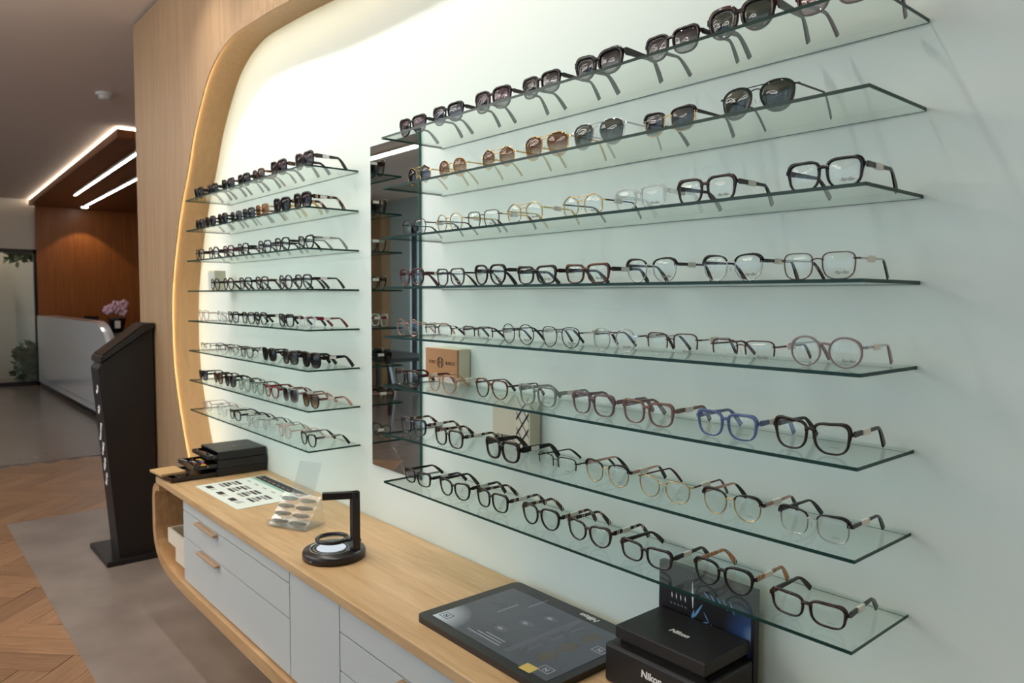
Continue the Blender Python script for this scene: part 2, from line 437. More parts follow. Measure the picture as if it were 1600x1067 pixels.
# canopy over the reception, led cove above it
emit('led_cool', (1.0, 0.93, 0.78), 26.0)
can = [(-40.6, 2.95), (-40.6, 20), (WX+.4, 20), (WX+.4, 4.25)]
m = MB().prism([W(x, y, 7.12) for x, y in can], Vector((0, 0, .56*U)))
cn = struct(m.build('ceiling_canopy', 'canopy_wood'))
tag(MB().box(*ubox((0, 0, ZF), (-47.0, .22, ZF+.1))).build('cove_led', 'led_cool', loc=W(-40.75, 3.12, 7.70)), 'white led cove line along the long edge of the wooden canopy', 'led strip')
bpy.data.objects['cove_led'].rotation_euler = (0, 0, -math.atan2(1.3, 47.0))
tag(MB().box(*ubox((-40.95, 3.4, 7.70), (-40.75, 19, 7.80))).build('cove_led', 'led_cool'), 'white led cove line along the short near end of the wooden canopy', 'led strip')
for (xa, ya, xb, yb, lb) in ((-74, 6.45, -42.5, 5.2, 'linear white lamp nearest the canopy edge'), (-83.5, 9.2, -45, 8.0, 'linear white lamp deeper under the wooden canopy')):
    A, B = W(xa, ya, 7.12), W(xb, yb, 7.12); d_ = B-A
    t = thing('linear_lamp', lb, 'lamp', A, math.atan2(d_.y, d_.x), 'linear lamps under the canopy')
    MB().box((0, -.055, -.006), (d_.length, .055, 0)).build('housing', 'black_satin', t)
    MB().box((.01, -.012, -.012), (d_.length-.01, .012, -.006)).build('diffuser', 'lamp_white', t)
# small downlight on the far wall edge of the canopy
tag(MB().lathe([(.05, -.01), (.055, 0)], 12, tuple(W(-85, 9.4, 7.12))).build('downlight', 'lamp_white'), 'small round downlight at the far end of the canopy', 'lamp')
L = bpy.data.lights.new('downlight', 'SPOT'); L.energy = 35; L.spot_size = 1.6; L.color = (1, .78, .5); L.shadow_soft_size = .04
q = bpy.data.objects.new('downlight_beam', L); COL.objects.link(q); q.location = W(-85, 9.4, 7.0)

# ceiling lamps of the shop and the spots washing the display wall
for (y_, xa, xb, lb) in ((-20.8, -62, -12, 'long linear ceiling lamp reflected in the wall mirror'), (-12.0, -46, -8, 'added linear ceiling lamp, out of view, lighting the left of the shop')):  # second lamp is an unseen addition to light the left side
    t = thing('linear_ceiling_lamp', lb, 'lamp', W(xa, y_, 7.84), 0, 'shop ceiling lamps')
    MB().box((0, -.05, -.02), ((xb-xa)*U, .05, 0)).build('housing', 'plastic_white', t)
    MB().box((.01, -.04, -.026), ((xb-xa)*U-.01, .04, -.02)).build('diffuser', 'lamp_white', t)
for i, (x, p, nm) in enumerate(((-10.6, .72, 'leftmost'), (-6.6, .72, 'second'), (-2.4, .72, 'third'), (1.8, .75, 'fourth'), (6.2, .6, 'rightmost'))):
    t = thing('ceiling_spotlight', '%s of the round ceiling spots above the glasses shelves' % nm, 'spotlight', W(x, -3.6, 7.84), 0, 'spots washing the display wall')
    MB().lathe([(.05, -.05), (.055, -.05), (.06, 0)], 20).build('can', 'plastic_white', t)
    MB().lathe([(.038, -.052), (.04, -.05)], 20).build('lens', 'lamp_white', t)
    L = bpy.data.lights.new('spot', 'SPOT'); L.energy = SPOT_POWER*p; L.spot_size = math.radians(105); L.spot_blend = 1.0
    L.shadow_soft_size = .03; L.color = (1.0, .97, .90)
    q = bpy.data.objects.new('spot_beam', L); COL.objects.link(q); q.location = W(x, -3.6, 7.4)
    q.rotation_euler = (Vector((0, 3.2, -9.0)).to_track_quat('-Z', 'Y')).to_euler()
# looped ring pendants over the shop floor
emit('ring_light', (1.0, .96, .9), 22.0)
for (x, y_, z, r, nm) in ((-12, -14, 4.4, .75, 'nearer'), (-5, -24, 4.2, .75, 'farther')):
    t = thing('ring_pendant', '%s looped ring pendant lamp hanging over the shop floor' % nm, 'lamp', W(x, y_, 7.84), 0, 'ring pendants')
    dz = (z-7.84)*U
    MB().tube([(r*math.cos(2*math.pi*q/40), r*.8*math.sin(2*math.pi*q/40), dz+.10*math.sin(2*math.pi*q/20)) for q in range(40)], .026, 8, closed=True).build('ring', 'ring_light', t)
    MB().tube([(.5*r*math.cos(2*math.pi*q/30)+r*.4, .45*r*math.sin(2*math.pi*q/30), dz-.12+.05*math.cos(2*math.pi*q/30)) for q in range(30)], .014, 8, closed=True).build('ring', 'ring_light', t)
    for a in (.2, 2.3, 4.4): MB().tube([(0, 0, 0), (r*math.cos(a), r*.8*math.sin(a), dz+.1*math.sin(2*a))], .0015, 4).build('cable', 'steel', t)
    MB().lathe([(.06, -.03), (.06, 0)], 20).build('canopy', 'plastic_white', t)
# smoke detector
t = thing('smoke_detector', 'white smoke detector on the grey ceiling', 'smoke detector', W(-32.5, .58, 7.84))
MB().lathe([(.03, -.05), (.05, -.045), (.055, -.025), (.055, -.02)], 20).build('sensor', 'plastic_white', t)
MB().lathe([(.07, -.02), (.075, -.012), (.075, 0)], 20).build('base', 'plastic_white', t)

# ------------------------------------------------------------------ reception desk and what stands on it
ry = 4.55
org = W(-70, ry, ZF)
desk = thing('reception_desk', 'glossy white reception desk with a rounded near end', 'desk', org)
def rl(x, y, z): return W(x, y, z)-org
prof = [(-86.5, ZF+.55), (-86.5, -5.42), (-58, -5.42)] + [(-58+5.3*math.sin(t), -7.6+2.18*math.cos(t)) for t in [math.pi/2*i/8 for i in range(1, 9)]] + [(-52.7, ZF+.55)]
MB().prism([rl(x, ry+(-60-x)*.018 if False else ry, z) for x, z in prof], Vector((0, .05, 0))).build('front_panel', 'gloss_white', desk)
MB().prism([rl(x-(5.5 if x > -60 else 0), ry+.34, z) for x, z in prof], Vector((0, .22, 0))).build('body', 'gloss_white', desk)
MB().box(*ubox((-86.5, ry+.2, ZF), (-52.9, ry+1.8, ZF+.55), org)).build('plinth', 'black_matt', desk)
MB().box(*ubox((-86.5, ry-.02, -12.5), (-52.7, ry, -12.42), org)).build('groove', 'ink_grey', desk)
org = W(-64, ry+4.2, ZF)
t = thing('back_cabinet', 'low dark cabinet behind the white reception desk', 'cabinet', org)
MB().box(*ubox((-84, ry+2.2, ZF+.3), (-52.8, ry+6.2, -6.95), org)).build('body', 'orange_wood', t)
MB().box(*ubox((-84, ry+2.1, -6.95), (-52.7, ry+6.3, -6.75), org)).build('top', 'black_satin', t)
MB().box(*ubox((-83.5, ry+2.5, ZF), (-53.2, ry+6, ZF+.3), org)).build('plinth', 'black_matt', t)
t = thing('monitor', 'small black monitor standing on the reception desk', 'monitor', W(-79, ry+4, -6.75))
MB().box((-.02, -.11, .05), (.02, .11, .205)).build('screen', 'black_satin', t); MB().box((-.015, -.03, 0), (.015, .03, .06)).build('stand', 'black_satin', t)
t = thing('flower_pot', 'black tapered flower pot on the reception desk', 'pot', W(-68.3, ry+4.2, -6.745))
MB().lathe([(.08, 0), (.09, .01), (.128, .19), (.128, .21), (.11, .21), (.10, .18)], 6, smooth=False).build('pot', 'black_satin', t)
MB().box((.09, -.05, .06), (.122, .02, .17)).build('label_card', 'ink_white', t)
t = thing('orchid', 'pink flowering orchid in the black pot', 'flower', W(-68.3, ry+4.2, -6.745)+Vector((0, 0, .19)))
MB().tube([(0, 0, 0), (.01, .01, .1), (.0, -.03, .17)], .005, 6).build('stem', 'leaf', t)
for i in range(9):
    a = random.uniform(0, 6.28); c = Vector((random.uniform(-.06, .06), -.01+random.uniform(-.13, .13), .16+random.uniform(-.05, .08)))
    m = MB()
    for k in range(5):
        b_ = a+k*1.2566
        m.blob(c+Vector((.0, math.cos(b_)*.04, math.sin(b_)*.04)), (.012, .034, .034), 0, 6, 4)
    m.build('blossom', 'orchid', t)

# ------------------------------------------------------------------ kiosk
org = W(-18.8, -2.1, ZF)
k = thing('info_kiosk', 'black floor kiosk with a sloping top beside the counter', 'kiosk', org)
MB().box(*ubox((-20.8, -3.0, ZF), (-17.8, -1.1, ZF+.22), org)).build('base_plate', 'black_matt', k, bevel=.004)
side = [(-2.5, ZF+.22), (-3.06, -5.95), (-2.92, -5.75), (-1.12, -4.45), (-1.12, ZF+.22)]
MB().prism([W(-18.1, y, z)-org for y, z in side], Vector((-1.25*U, 0, 0))).build('body', 'black_matt', k)
slab = [(-3.0, -5.72), (-2.98, -5.52), (-1.35, -4.25), (-1.06, -4.25), (-1.06, -4.42), (-1.3, -4.52)]
MB().prism([W(-17.95, y, z)-org for y, z in slab], Vector((-1.6*U, 0, 0))).build('screen_slab', 'black_satin', k)
dv = Vector((0, 1.63, 1.27)); 
scr = [(-2.9, -5.44), (-1.45, -4.31), (-1.46, -4.28), (-2.91, -5.41)]
MB().prism([W(-18.05, y, z)-org for y, z in scr], Vector((-1.4*U, 0, 0))).build('screen', 'dark_brown_screen', k)
# white marks running down the sloping front edge
fx, fy, fz = -18.52, -3.06, -5.95
slope = math.atan2(.56, 7.39)
def front_pt(s, dx=0): # s: distance down from the top, shelf units
    return W(fx+dx, fy+s*.0755-.012, fz-s)-org
lt = text_mesh('S', .10, 'ink_white', .003)
link('logo_mark', lt, k, front_pt(.75), (math.pi/2-slope, 0, 0))
for s, n_ in ((1.45, 2), (2.15, 4), (2.9, 3), (3.5, 3), (4.1, 3)):
    m = MB()
    for i in range(n_*2):
        z_ = -i*.012; w_ = random.uniform(.012, .032)
        m.box((-w_, -.0015, z_-.003), (w_, 0, z_+.001))
        m.box((random.uniform(-.02, .0), -.0015, z_-.010), (random.uniform(.004, .014), 0, z_-.006))
    ob = m.build('lettering', 'ink_white', k, front_pt(s)); ob.rotation_euler = (slope*-1, 0, 0)

# ------------------------------------------------------------------ counter
FY = -3.0
org = W(0, -1.5, -8.72)
MBt = MB().box(*ubox((-10.95, FY, -8.92), (14, -0.02, -8.72), org))
tag(MBt.build('worktop', 'oak_top', loc=org, bevel=.003), 'long oak worktop running under the glasses shelves', 'worktop')
# curved oak ribbon: left side and bottom
op = [(-10.6, -8.95), (-11.05, -8.95), (-11.27, -9.1), (-11.36, -9.4), (-11.38, -10.2), (-11.36, -10.55), (-11.26, -10.85), (-11.0, -11.15), (-10.6, -11.38), (-10.0, -11.52), (-9.2, -11.6), (-8, -11.64), (14, -11.72)]
ip = [(14, -11.38), (-8, -11.34), (-9.1, -11.3), (-9.9, -11.22), (-10.4, -11.1), (-10.78, -10.92), (-11.0, -10.68), (-11.08, -10.4), (-11.1, -9.5), (-11.06, -9.25), (-10.9, -9.14), (-10.6, -9.12)]
def quadstrip(out_, in_, y0, y1):
    pass
poly = [W(x, FY, z) for x, z in op+ip]
m = MB(); n = len(poly); back = [Vector((p.x, W(0, -.02, 0).y, p.z)) for p in poly]
no, ni = len(op), len(ip)
# front / back faces as quads between matching stations
inr = list(reversed(ip))
def resample(P, n):
    d = [0]
    for i in range(1, len(P)): d.append(d[-1]+math.dist(P[i], P[i-1]))
    out = []
    for k in range(n):
        t = d[-1]*k/(n-1)
        for i in range(1, len(P)):
            if t <= d[i]+1e-9:
                f = (t-d[i-1])/(d[i]-d[i-1]); out.append((P[i-1][0]+(P[i][0]-P[i-1][0])*f, P[i-1][1]+(P[i][1]-P[i-1][1])*f)); break
    return out
oc = resample(op[:-1], 40)+[op[-1]]; ic = resample(inr[:-1], 40)+[inr[-1]]
vs = []
for y_ in (FY, -.02):
    vs += [W(x, y_, z) for x, z in oc]+[W(x, y_, z) for x, z in ic]
n = len(oc); fs = []
for i in range(n-1):
    fs += [(i, i+1, n+i+1, n+i), (2*n+i+1, 2*n+i, 3*n+i, 3*n+i+1), (i+1, i, 2*n+i, 2*n+i+1), (n+i, n+i+1, 3*n+i+1, 3*n+i)]
fs += [(0, n, 3*n, 2*n), (n-1, 3*n-1, 4*n-1, 2*n-1)]
m.add(vs, fs)
tag(m.build('counter_frame', 'oak_ribbon'), 'curved oak frame wrapping the left side and underside of the white cabinets', 'counter frame')
# hidden feet so that the counter stands
# white cabinets
CY = -2.86
def cabinet(x0, x1, fronts, label):
    org = W((x0+x1)/2, -1.5, -11.36)
    t = thing('cabinet_unit', label, 'cabinet', org, 0, 'white cabinets under the worktop')
    MB().box(*ubox((x0+.02, CY+.15, -11.34), (x1-.02, -.1, -8.93), org)).build('body', 'cab_body', t)
    for (za, zb, hx, kind) in fronts:
        d_ = MB().box(*ubox((x0+.015, CY, za+.015), (x1-.015, CY+.14, zb-.015), org)).build(kind, 'cab_white', t, bevel=.0012)
        if hx:
            MB().box(*ubox((hx[0], CY-.14, zb-.085), (hx[1], CY+.02, zb-.02), org)).build('handle', 'bronze', d_, bevel=.002)
cabinet(-8.77, -1.56, [(-9.3, -8.94, None, 'drawer'), (-10.07, -9.3, (-7.4, -5.9), 'drawer'), (-11.34, -10.07, (-7.25, -5.8), 'drawer')], 'wide white drawer cabinet with two bronze pulls at the left')
cabinet(-1.56, .68, [(-11.34, -8.94, None, 'door')], 'narrow white cabinet with a plain door, middle of the counter')
cabinet(.68, 7.9, [(-9.55, -8.94, None, 'drawer'), (-10.3, -9.55, (2.9, 4.4), 'drawer'), (-11.34, -10.3, (2.9, 4.4), 'drawer')], 'wide white drawer cabinet at the right, under the tablet')
cabinet(7.9, 13.8, [(-11.34, -8.94, None, 'door')], 'white cabinet with a plain door at the near end')
# cream trays in the open cubby
for i, (z0, z1, dx, lb) in enumerate(((-11.14, -10.74, 0, 'lower cream cardboard tray in the open end of the counter'), (-10.735, -10.3, -.12, 'upper cream cardboard tray in the open end of the counter'))):
    x0, x1, y0, y1 = -9.95+dx, -8.85, -2.75, -1.0
    if i == 1: x0 = -10.7
    org = W((x0+x1)/2, (y0+y1)/2, z0)
    t = thing('card_tray', lb, 'tray', org, 0, 'trays in the counter cubby')
    MB().box(*ubox((x0, y0, z0), (x1, y1, z0+.06), org)).build('bottom', 'cream_box', t)
    for a, b_ in (((x0, y0, z0+.06), (x1, y0+.07, z1)), ((x0, y1-.07, z0+.06), (x1, y1, z1)), ((x0, y0+.07, z0+.06), (x0+.07, y1-.07, z1)), ((x1-.07, y0+.07, z0+.06), (x1, y1-.07, z1))):
        MB().box(*ubox(a, b_, org)).build('side', 'cream_box', t)

# ------------------------------------------------------------------ black sleeve boxes with pulled-out trays
plain('tool_yellow', (226, 176, 40), .4); plain('tool_red', (168, 40, 60), .4); plain('tool_blue', (60, 110, 180), .4); plain('tool_brown', (110, 60, 40), .4)
names = ('bottom', 'middle', 'top')
for i in range(3):
    z0 = -8.72+i*.258; z1 = z0+.243
    x0, x1, y0, y1 = -11.2+(0, .03, -.02)[i], -9.62+(0, .03, -.02)[i], -1.6+.03*i, -.06
    org = W((x0+x1)/2, (y0+y1)/2, z0)
    t = thing('sleeve_box', 'flat black sleeve box, %s of the stack of three' % names[i], 'box', org, 0, 'black sleeve boxes on the worktop')
    m = MB(); w_ = .035
    m.box(*ubox((x0, y0, z0), (x1, y1, z0+w_), org)).box(*ubox((x0, y0, z1-w_), (x1, y1, z1), org))
    m.box(*ubox((x0, y0, z0+w_), (x0+w_, y1, z1-w_), org)).box(*ubox((x1-w_, y0, z0+w_), (x1, y1, z1-w_), org)).box(*ubox((x0+w_, y1-w_, z0+w_), (x1-w_, y1, z1-w_), org))
    m.build('sleeve', 'black_matt', t)
    ex = (1.32, .72, .3)[i]
    ty0 = y0-ex; ty1 = y1-.3
    tr = MB().box(*ubox((x0+.05, ty0, z0+.04), (x1-.05, ty1, z0+.07), org))
    for a, b_ in (((x0+.05, ty0, z0+.07), (x1-.05, ty0+.03, z0+.15)), ((x0+.05, ty0+.03, z0+.07), (x0+.08, ty1, z0+.15)), ((x1-.08, ty0+.03, z0+.07), (x1-.05, ty1, z0+.15))):
        tr.box(*ubox(a, b_, org))
    td = tr.build('tray', 'black_satin', t)
    cols = ['steel', 'black_gloss', 'tool_brown', 'steel', 'black_gloss']
    if i == 1: cols += ['tool_yellow', 'tool_red', 'tool_blue', 'tool_yellow']
    nn = (10, 9, 6)[i]
    for j in range(nn):
        xx = x0+.2+(x1-x0-.4)*((j*7) % nn)/(nn-1); yy = ty0+.1+max(ex-.22, .05)*j/nn
        p = W(xx, yy, z0+.105)
        L_ = .02+random.random()*.02
        a = random.uniform(-.6, .6)
        nm = 'frame_sample_%s' % names[i]
        s_ = MB().tube([(-math.cos(a)*L_, -math.sin(a)*L_, 0), (0, 0, .004), (math.cos(a)*L_, math.sin(a)*L_, 0)], [.003, .0055, .003], 6).build('temple_sample', cols[j % len(cols)], None, p)
        tag(s_, 'small %s colour sample lying in the %s pulled-out black tray' % ({'steel': 'silver', 'black_gloss': 'glossy black'}.get(cols[j % len(cols)], cols[j % len(cols)].replace('tool_', '')), names[i]), 'sample', 'samples in the %s tray' % names[i])
t = text_mesh('SILHOUETTE', .012, 'ink_grey'); 
tag(MB().box((-.07, -.055, 0), (.07, .055, .012)).build('kraft_card', 'tan_card', loc=W(-10.55, -2.75, -8.568), bevel=.002), 'tan cardboard box lid lying on the bottom pulled-out tray', 'card')
bpy.data.objects['kraft_card'].rotation_euler = (0, 0, .08)
bx = [o for o in bpy.data.objects if o.name.startswith('sleeve_box') and 'top of' in o['label']][0]
m = MB().box((-.03, -.002, 0), (-.012, .002, .0006)).box((-.02, -.012, 0), (-.016, .01, .0006)).box((-.008, -.008, 0), (.012, -.005, .0006)).box((.0, -.014, 0), (.004, .012, .0006))
m.build('emblem', 'ink_grey', bx, (0.02, .0, .25*U))

# ------------------------------------------------------------------ catalogue sheet
org = W(-7.35, -1.4, -8.715)
t = thing('catalogue_sheet', 'white printed catalogue sheet lying on the worktop', 'paper', org, 0.02)
wx, wy = 3.15*U/2, 2.08*U/2
MB().box((-wx, -wy, 0), (wx, wy, .0012)).build('sheet', 'paper', t)
P = MB(); zt = .0012
P.box((-wx+.01, wy*.66, zt), (wx-.01, wy*.97, zt+.0003)); P.build('header_band', 'ink_dark', t)
MB().box((-wx+.01, wy*.56, zt), (wx-.01, wy*.64, zt+.0003)).build('teal_line', 'ink_teal', t)
for i in range(9):
    MB().box((-wx*.9+.048*i, wy*.75, zt+.0003), (-wx*.9+.048*i+.026, wy*.80, zt+.0006)).build('header_print', 'ink_grey', t)
for r in range(4):
    for c in range(5):
        x0 = -wx*.88+r*.105; y0 = -.005-c*.018+.02
        hgt = .013; 
        MB().box((x0, y0-hgt, zt), (x0+(.07 if c != 2 else .05), y0, zt+.0003)).build('photo_print', ('ink_dark', 'ink_grey', 'ink_dark', 'ink_dark', 'ink_grey')[(r+c) % 5], t)
for r in range(3):
    x0 = -wx*.86+r*.13
    MB().box((x0, -wy*.82, zt), (x0+.05, -wy*.82+.026, zt+.0003)).build('photo_print', 'ink_dark', t)
    for q in range(3): MB().box((x0+.055, -wy*.8+.008*q, zt), (x0+.09, -wy*.8+.008*q+.0025, zt+.0003)).build('text_line', 'ink_grey', t)
for r in range(5):
    MB().box((-wx*.8+r*.085, wy*.34, zt), (-wx*.8+r*.085+.035, wy*.38, zt+.0003)).build('text_line', 'ink_grey', t)
MB().box((.13, -wy*.8, zt), (.16, -wy*.6, zt+.0003)).build('text_block', 'ink_soft', t)

# ------------------------------------------------------------------ clear acrylic lens holder
org = W(-3.6, -1.75, -8.72)
t = thing('lens_holder', 'clear acrylic stand holding rows of sample lenses', 'stand', org, .42)
MB().box((-.085, -.055, 0), (.085, .055, .004)).build('base', 'acrylic', t)
def slabp(p0, p1, w0, th, name, mat='acrylic'):
    a, b_ = Vector(p0), Vector(p1); nrm = (b_-a).cross(Vector((1, 0, 0))).normalized()*th
    vs = [a+Vector((-w0, 0, 0)), a+Vector((w0, 0, 0)), b_+Vector((w0, 0, 0)), b_+Vector((-w0, 0, 0))]
    MB().prism(vs, nrm).build(name, mat, t)
slabp((0, -.05, .004), (0, .03, .105), .085, .003, 'sloped_panel')
slabp((0, .03, .105), (0, .075, .215), .05, .003, 'back_panel')
for (s) in (-1, 1): MB().prism([(s*.085, -.052, .004), (s*.085, .05, .004), (s*.085, .03, .105)], Vector((-s*.003, 0, 0))).build('side_panel', 'acrylic', t)
for r in range(4):
    for c in (-1, 1):
        f = (r+.6)/4.4; ctr = Vector((c*.042, -.05+.08*f-.006, .006+.101*f))
        m = MB(); seg = 16; vs = []
        for z_ in (0, .0025):
            vs += [ctr+Vector((math.cos(2*math.pi*q/seg)*.037, math.sin(2*math.pi*q/seg)*.017, z_+math.sin(2*math.pi*q/seg)*.002)) for q in range(seg)]
        m.add(vs, [tuple(reversed(range(seg))), tuple(range(seg, 2*seg))]); m.add(vs, [(q, (q+1) % seg, seg+(q+1) % seg, seg+q) for q in range(seg)], 0, True)
        m.build('sample_lens', 'acrylic_lens', t)
for r in range(3): MB().box((-.085, -.066, .006+.007*r), (.085, -.05, .008+.007*r)).build('ledge', 'acrylic', t)

# ------------------------------------------------------------------ lens tester (disc base, angled arm, magnifier ring)
org = W(-1.0, -2.1, -8.72)
t = thing('lens_tester', 'black round lens demonstration stand with an angled arm', 'stand', org)
MB().lathe([(.092, 0), (.098, .003), (.099, .02), (.096, .026), (.0, .0262)], 48).build('base', 'black_satin', t)
emit('light_pad', (.82, .92, 1.0), .85)
MB().lathe([(.046, .0262), (.046, .0275), (0, .0276)], 40, (-.012, -.004, 0)).build('light_pad', 'light_pad', t)
for r in (.055, .066):
    MB().tube([(-.012+r*math.cos(2*math.pi*q/48), -.004+r*math.sin(2*math.pi*q/48), .0265) for q in range(48)], .0008, 4, closed=True).build('ring_print', 'ink_soft', t)
for q in range(6):
    a = 3.3+q*.09; MB().box((-.004, -.002, 0), (.004, .002, .0006)).build('tick_print', 'ink_soft', t, (math.cos(a)*.082, math.sin(a)*.082, .0262))
px, py = .055, .045
arm = MB(); arm.box((px-.011, py-.013, .024), (px+.011, py+.013, .214))
arm.build('post', 'black_satin', t, bevel=.002)
ob = MB().box((-.011, -.10, 0), (.011, .013, .022)).build('arm', 'black_satin', t, (px, py, .192), bevel=.002); ob.rotation_euler = (0, 0, math.radians(-28))
mc = Vector((-.012, .0, .055))
mr = MB(); mr.tube([mc+Vector((.048*math.cos(2*math.pi*q/40), .048*math.sin(2*math.pi*q/40), 0)) for q in range(40)], .0065, 8, closed=True).build('magnifier_ring', 'black_satin', t)
MB().lathe([(.045, -.001), (.045, .001), (0, .003)], 32, tuple(mc)).build('magnifier_lens', 'loupe_glass', t)
m = MB().box((0, -.009, -.005), (.055, .009, .005)); ob = m.build('magnifier_bracket', 'black_satin', t, mc+Vector((.03, .026, 0))); ob.rotation_euler = (0, 0, math.atan2(.045, .067))
MB().box((-.004, -.0005, -.002), (.004, .0005, .002)).build('button', 'ink_grey', t, (.03, -.0945, .012))

# ------------------------------------------------------------------ tablet / touch display lying flat
x0, x1, y0, y1 = 2.75, 5.98, -2.5, -.2
org = W((x0+x1)/2, (y0+y1)/2, -8.72); hx, hy = (x1-x0)*U/2, (y1-y0)*U/2
t = thing('touch_display', 'large black framed touch display lying flat on the worktop', 'display', org)
m = MB(); rc = .02; pts = []
for (sx, sy, a0) in ((1, 1, 0), (-1, 1, 90), (-1, -1, 180), (1, -1, 270)):
    for q in range(5): a = math.radians(a0+q*22.5); pts.append((sx*(hx-rc)+rc*math.cos(a), sy*(hy-rc)+rc*math.sin(a), 0))
m.prism(pts, (0, 0, .016)); m.build('bezel', 'black_satin', t)
m_, nt, N, L_, b = nodes('screen_glass')
b.inputs['Base Color'].default_value = srgb(58, 60, 66); b.inputs['Roughness'].default_value = .12
b.inputs['Emission Color'].default_value = srgb(70, 76, 86); b.inputs['Emission Strength'].default_value = .35
MATS['screen_glass'] = m_
bz = .034
MB().box((-hx+bz, -hy+bz*.8, .0155), (hx-bz*.7, hy-bz*1.3, .0168)).build('screen', 'screen_glass', t)
emit('screen_text', (.7, .73, .76), .32); emit('screen_dim', (.42, .44, .5), .2); emit('screen_gold', (.36, .33, .27), .2); emit('screen_glow', (.66, .74, .76), .32)
zt = .0169
link('brand_print', text_mesh('Nikon', .024, 'ink_white', .0008, .25), t, (.06, hy-.02, .0163), (0, 0, math.pi))
def mark(x, y, w, h, mat, nm='screen_mark', rz=0):
    o = MB().box((-w/2, -h/2, 0), (w/2, h/2, .0002)).build(nm, mat, t, (x, y, zt)); o.rotation_euler = (0, 0, rz); return o
# white corner logo, text blocks and pictograms
def glow_mat():
    m_, nt, N, L_, b = nodes('screen_corner'); tc = N.new('ShaderNodeTexCoord'); 
    ln = N.new('ShaderNodeVectorMath'); ln.operation = 'LENGTH'; L_.new(tc.outputs['Object'], ln.inputs[0])
    mr = N.new('ShaderNodeMapRange'); mr.inputs['From Min'].default_value = 0.0; mr.inputs['From Max'].default_value = .105
    mr.inputs['To Min'].default_value = .62; mr.inputs['To Max'].default_value = .026
    L_.new(ln.outputs['Value'], mr.inputs[0]); L_.new(mr.outputs[0], b.inputs['Emission Strength'])
    b.inputs['Emission Color'].default_value = (.72, .82, .84, 1); b.inputs['Base Color'].default_value = srgb(58, 60, 66); b.inputs['Roughness'].default_value = .12
    MATS['screen_corner'] = m_
glow_mat()
g = MB().add([(-hx+bz, -hy+bz*.8, zt+.0001), (-hx+bz+.12, -hy+bz*.8, zt+.0001), (-hx+bz, -hy+bz*.8+.12, zt+.0001)], [(0, 1, 2)])
g = MB(); cxs = [(0, 0)]+[(math.cos(math.pi/2*q/8)*.1, math.sin(math.pi/2*q/8)*.1) for q in range(9)]
g.add([(x, y, 0) for x, y in cxs], [tuple(range(len(cxs)))]); g.build('corner_glow', 'screen_corner', t, (-hx+bz+.001, -hy+bz*.8+.001, zt))  # corner glow painted in as emission fading outward
for (lx, ly) in ((-hx+.06, -hy+.055), (hx-.06, -hy+.06), (hx-.045, hy-.13)):
    for dx, dy, w, h in ((0, .012, .034, .002), (0, -.012, .034, .002), (-.016, 0, .002, .024), (.016, 0, .002, .024)):
        mark(lx+dx, ly+dy, w, h, 'screen_text' if lx > 0 else 'ink_dark', 'logo_frame')
    link('logo_print', text_mesh('N', .018, 'screen_text' if lx > 0 else 'ink_dark', .0006), t, (lx, ly, zt), (0, 0, math.pi))
for (lx, ly) in ((-.15, .02), (-.12, .1)):
    for q in range(4): mark(lx, ly+.008*q, .05-.006*q, .003, 'screen_dim', 'text_line', 0)
    mark(lx+.035, ly+.01, .003, .07, 'screen_text', 'text_line')
for q in range(3):
    cx, cy = -.035+.02*q, -.06+.065*q
    m = MB().lathe([(.022, 0), (.022, .0002)], 20); o = m.build('lens_picture', 'screen_dim', t, (cx, cy, zt)); o.scale = (1, .7, 1)
    o = MB().lathe([(.009, .0002), (.009, .0004)], 16).build('lens_picture', 'screen_text', t, (cx-.004, cy, zt)); o.scale = (1, .6, 1)
    for j in range(3): mark(cx-.035, cy+.012*j-.01, .016, .0022, 'screen_dim', 'text_line')
mark(.06, .0, .018, .25, 'screen_dim', 'divider_bar', 0)
for q in range(3):
    cx, cy = .14, -.07+.07*q
    o = MB().lathe([(.026, 0), (.026, .0002)], 6).build('lens_picture', 'screen_gold', t, (cx, cy, zt)); o.scale = (.8, 1.2, 1)
    mark(cx-.05, cy+.01, .007, .045, 'screen_dim', 'text_line'); mark(cx-.065, cy-.01, .004, .03, 'screen_dim', 'text_line')
for q in range(3): mark(-.03, -.12, .12, .004, 'screen_text', 'text_line') if q == 0 else mark(-.03+.01*q, -.12+.011*q, .11-.02*q, .0035, 'screen_text', 'text_line')
mark(hx-.09, -hy+.035, .035, .03, 'yellow_sticker', 'sticker', .05)

# ------------------------------------------------------------------ black presentation box with raised back panel
x0, x1, y0, y1 = 6.17, 7.86, -1.5, -.35
org = W((x0+x1)/2, (y0+y1)/2, -8.72)
t = thing('display_box', 'black presentation box with a printed back panel, at the right end of the worktop', 'box', org)
bz_ = MB().box(*ubox((x0, y0, -8.72), (x1, y1, -8.16), org)).build('lower_box', 'black_matt', t, bevel=.006)
MB().box(*ubox((x0+.16, y0+.16, -8.16), (x1-.1, y1, -8.08), org)).build('spacer', 'black_gloss', t)
MB().box(*ubox((6.28, -1.4, -8.08), (7.8, -.36, -7.9), org)).build('lid', 'black_matt', t, bevel=.002)
MB().box(*ubox((6.22, -.34, -8.72), (7.86, -.22, -7.2), org)).build('back_panel', 'black_matt', t, bevel=.002)
link('lettering', text_mesh('Nikon', .019, 'ink_white', .0007, .2), t, W(7.05, -.93, -7.895)-org, (0, 0, 0))
link('lettering', text_mesh('Nikon', .021, 'ink_white', .0007, .1), t, W(7.02, y0-.006, -8.36)-org, (math.pi/2, 0, 0))
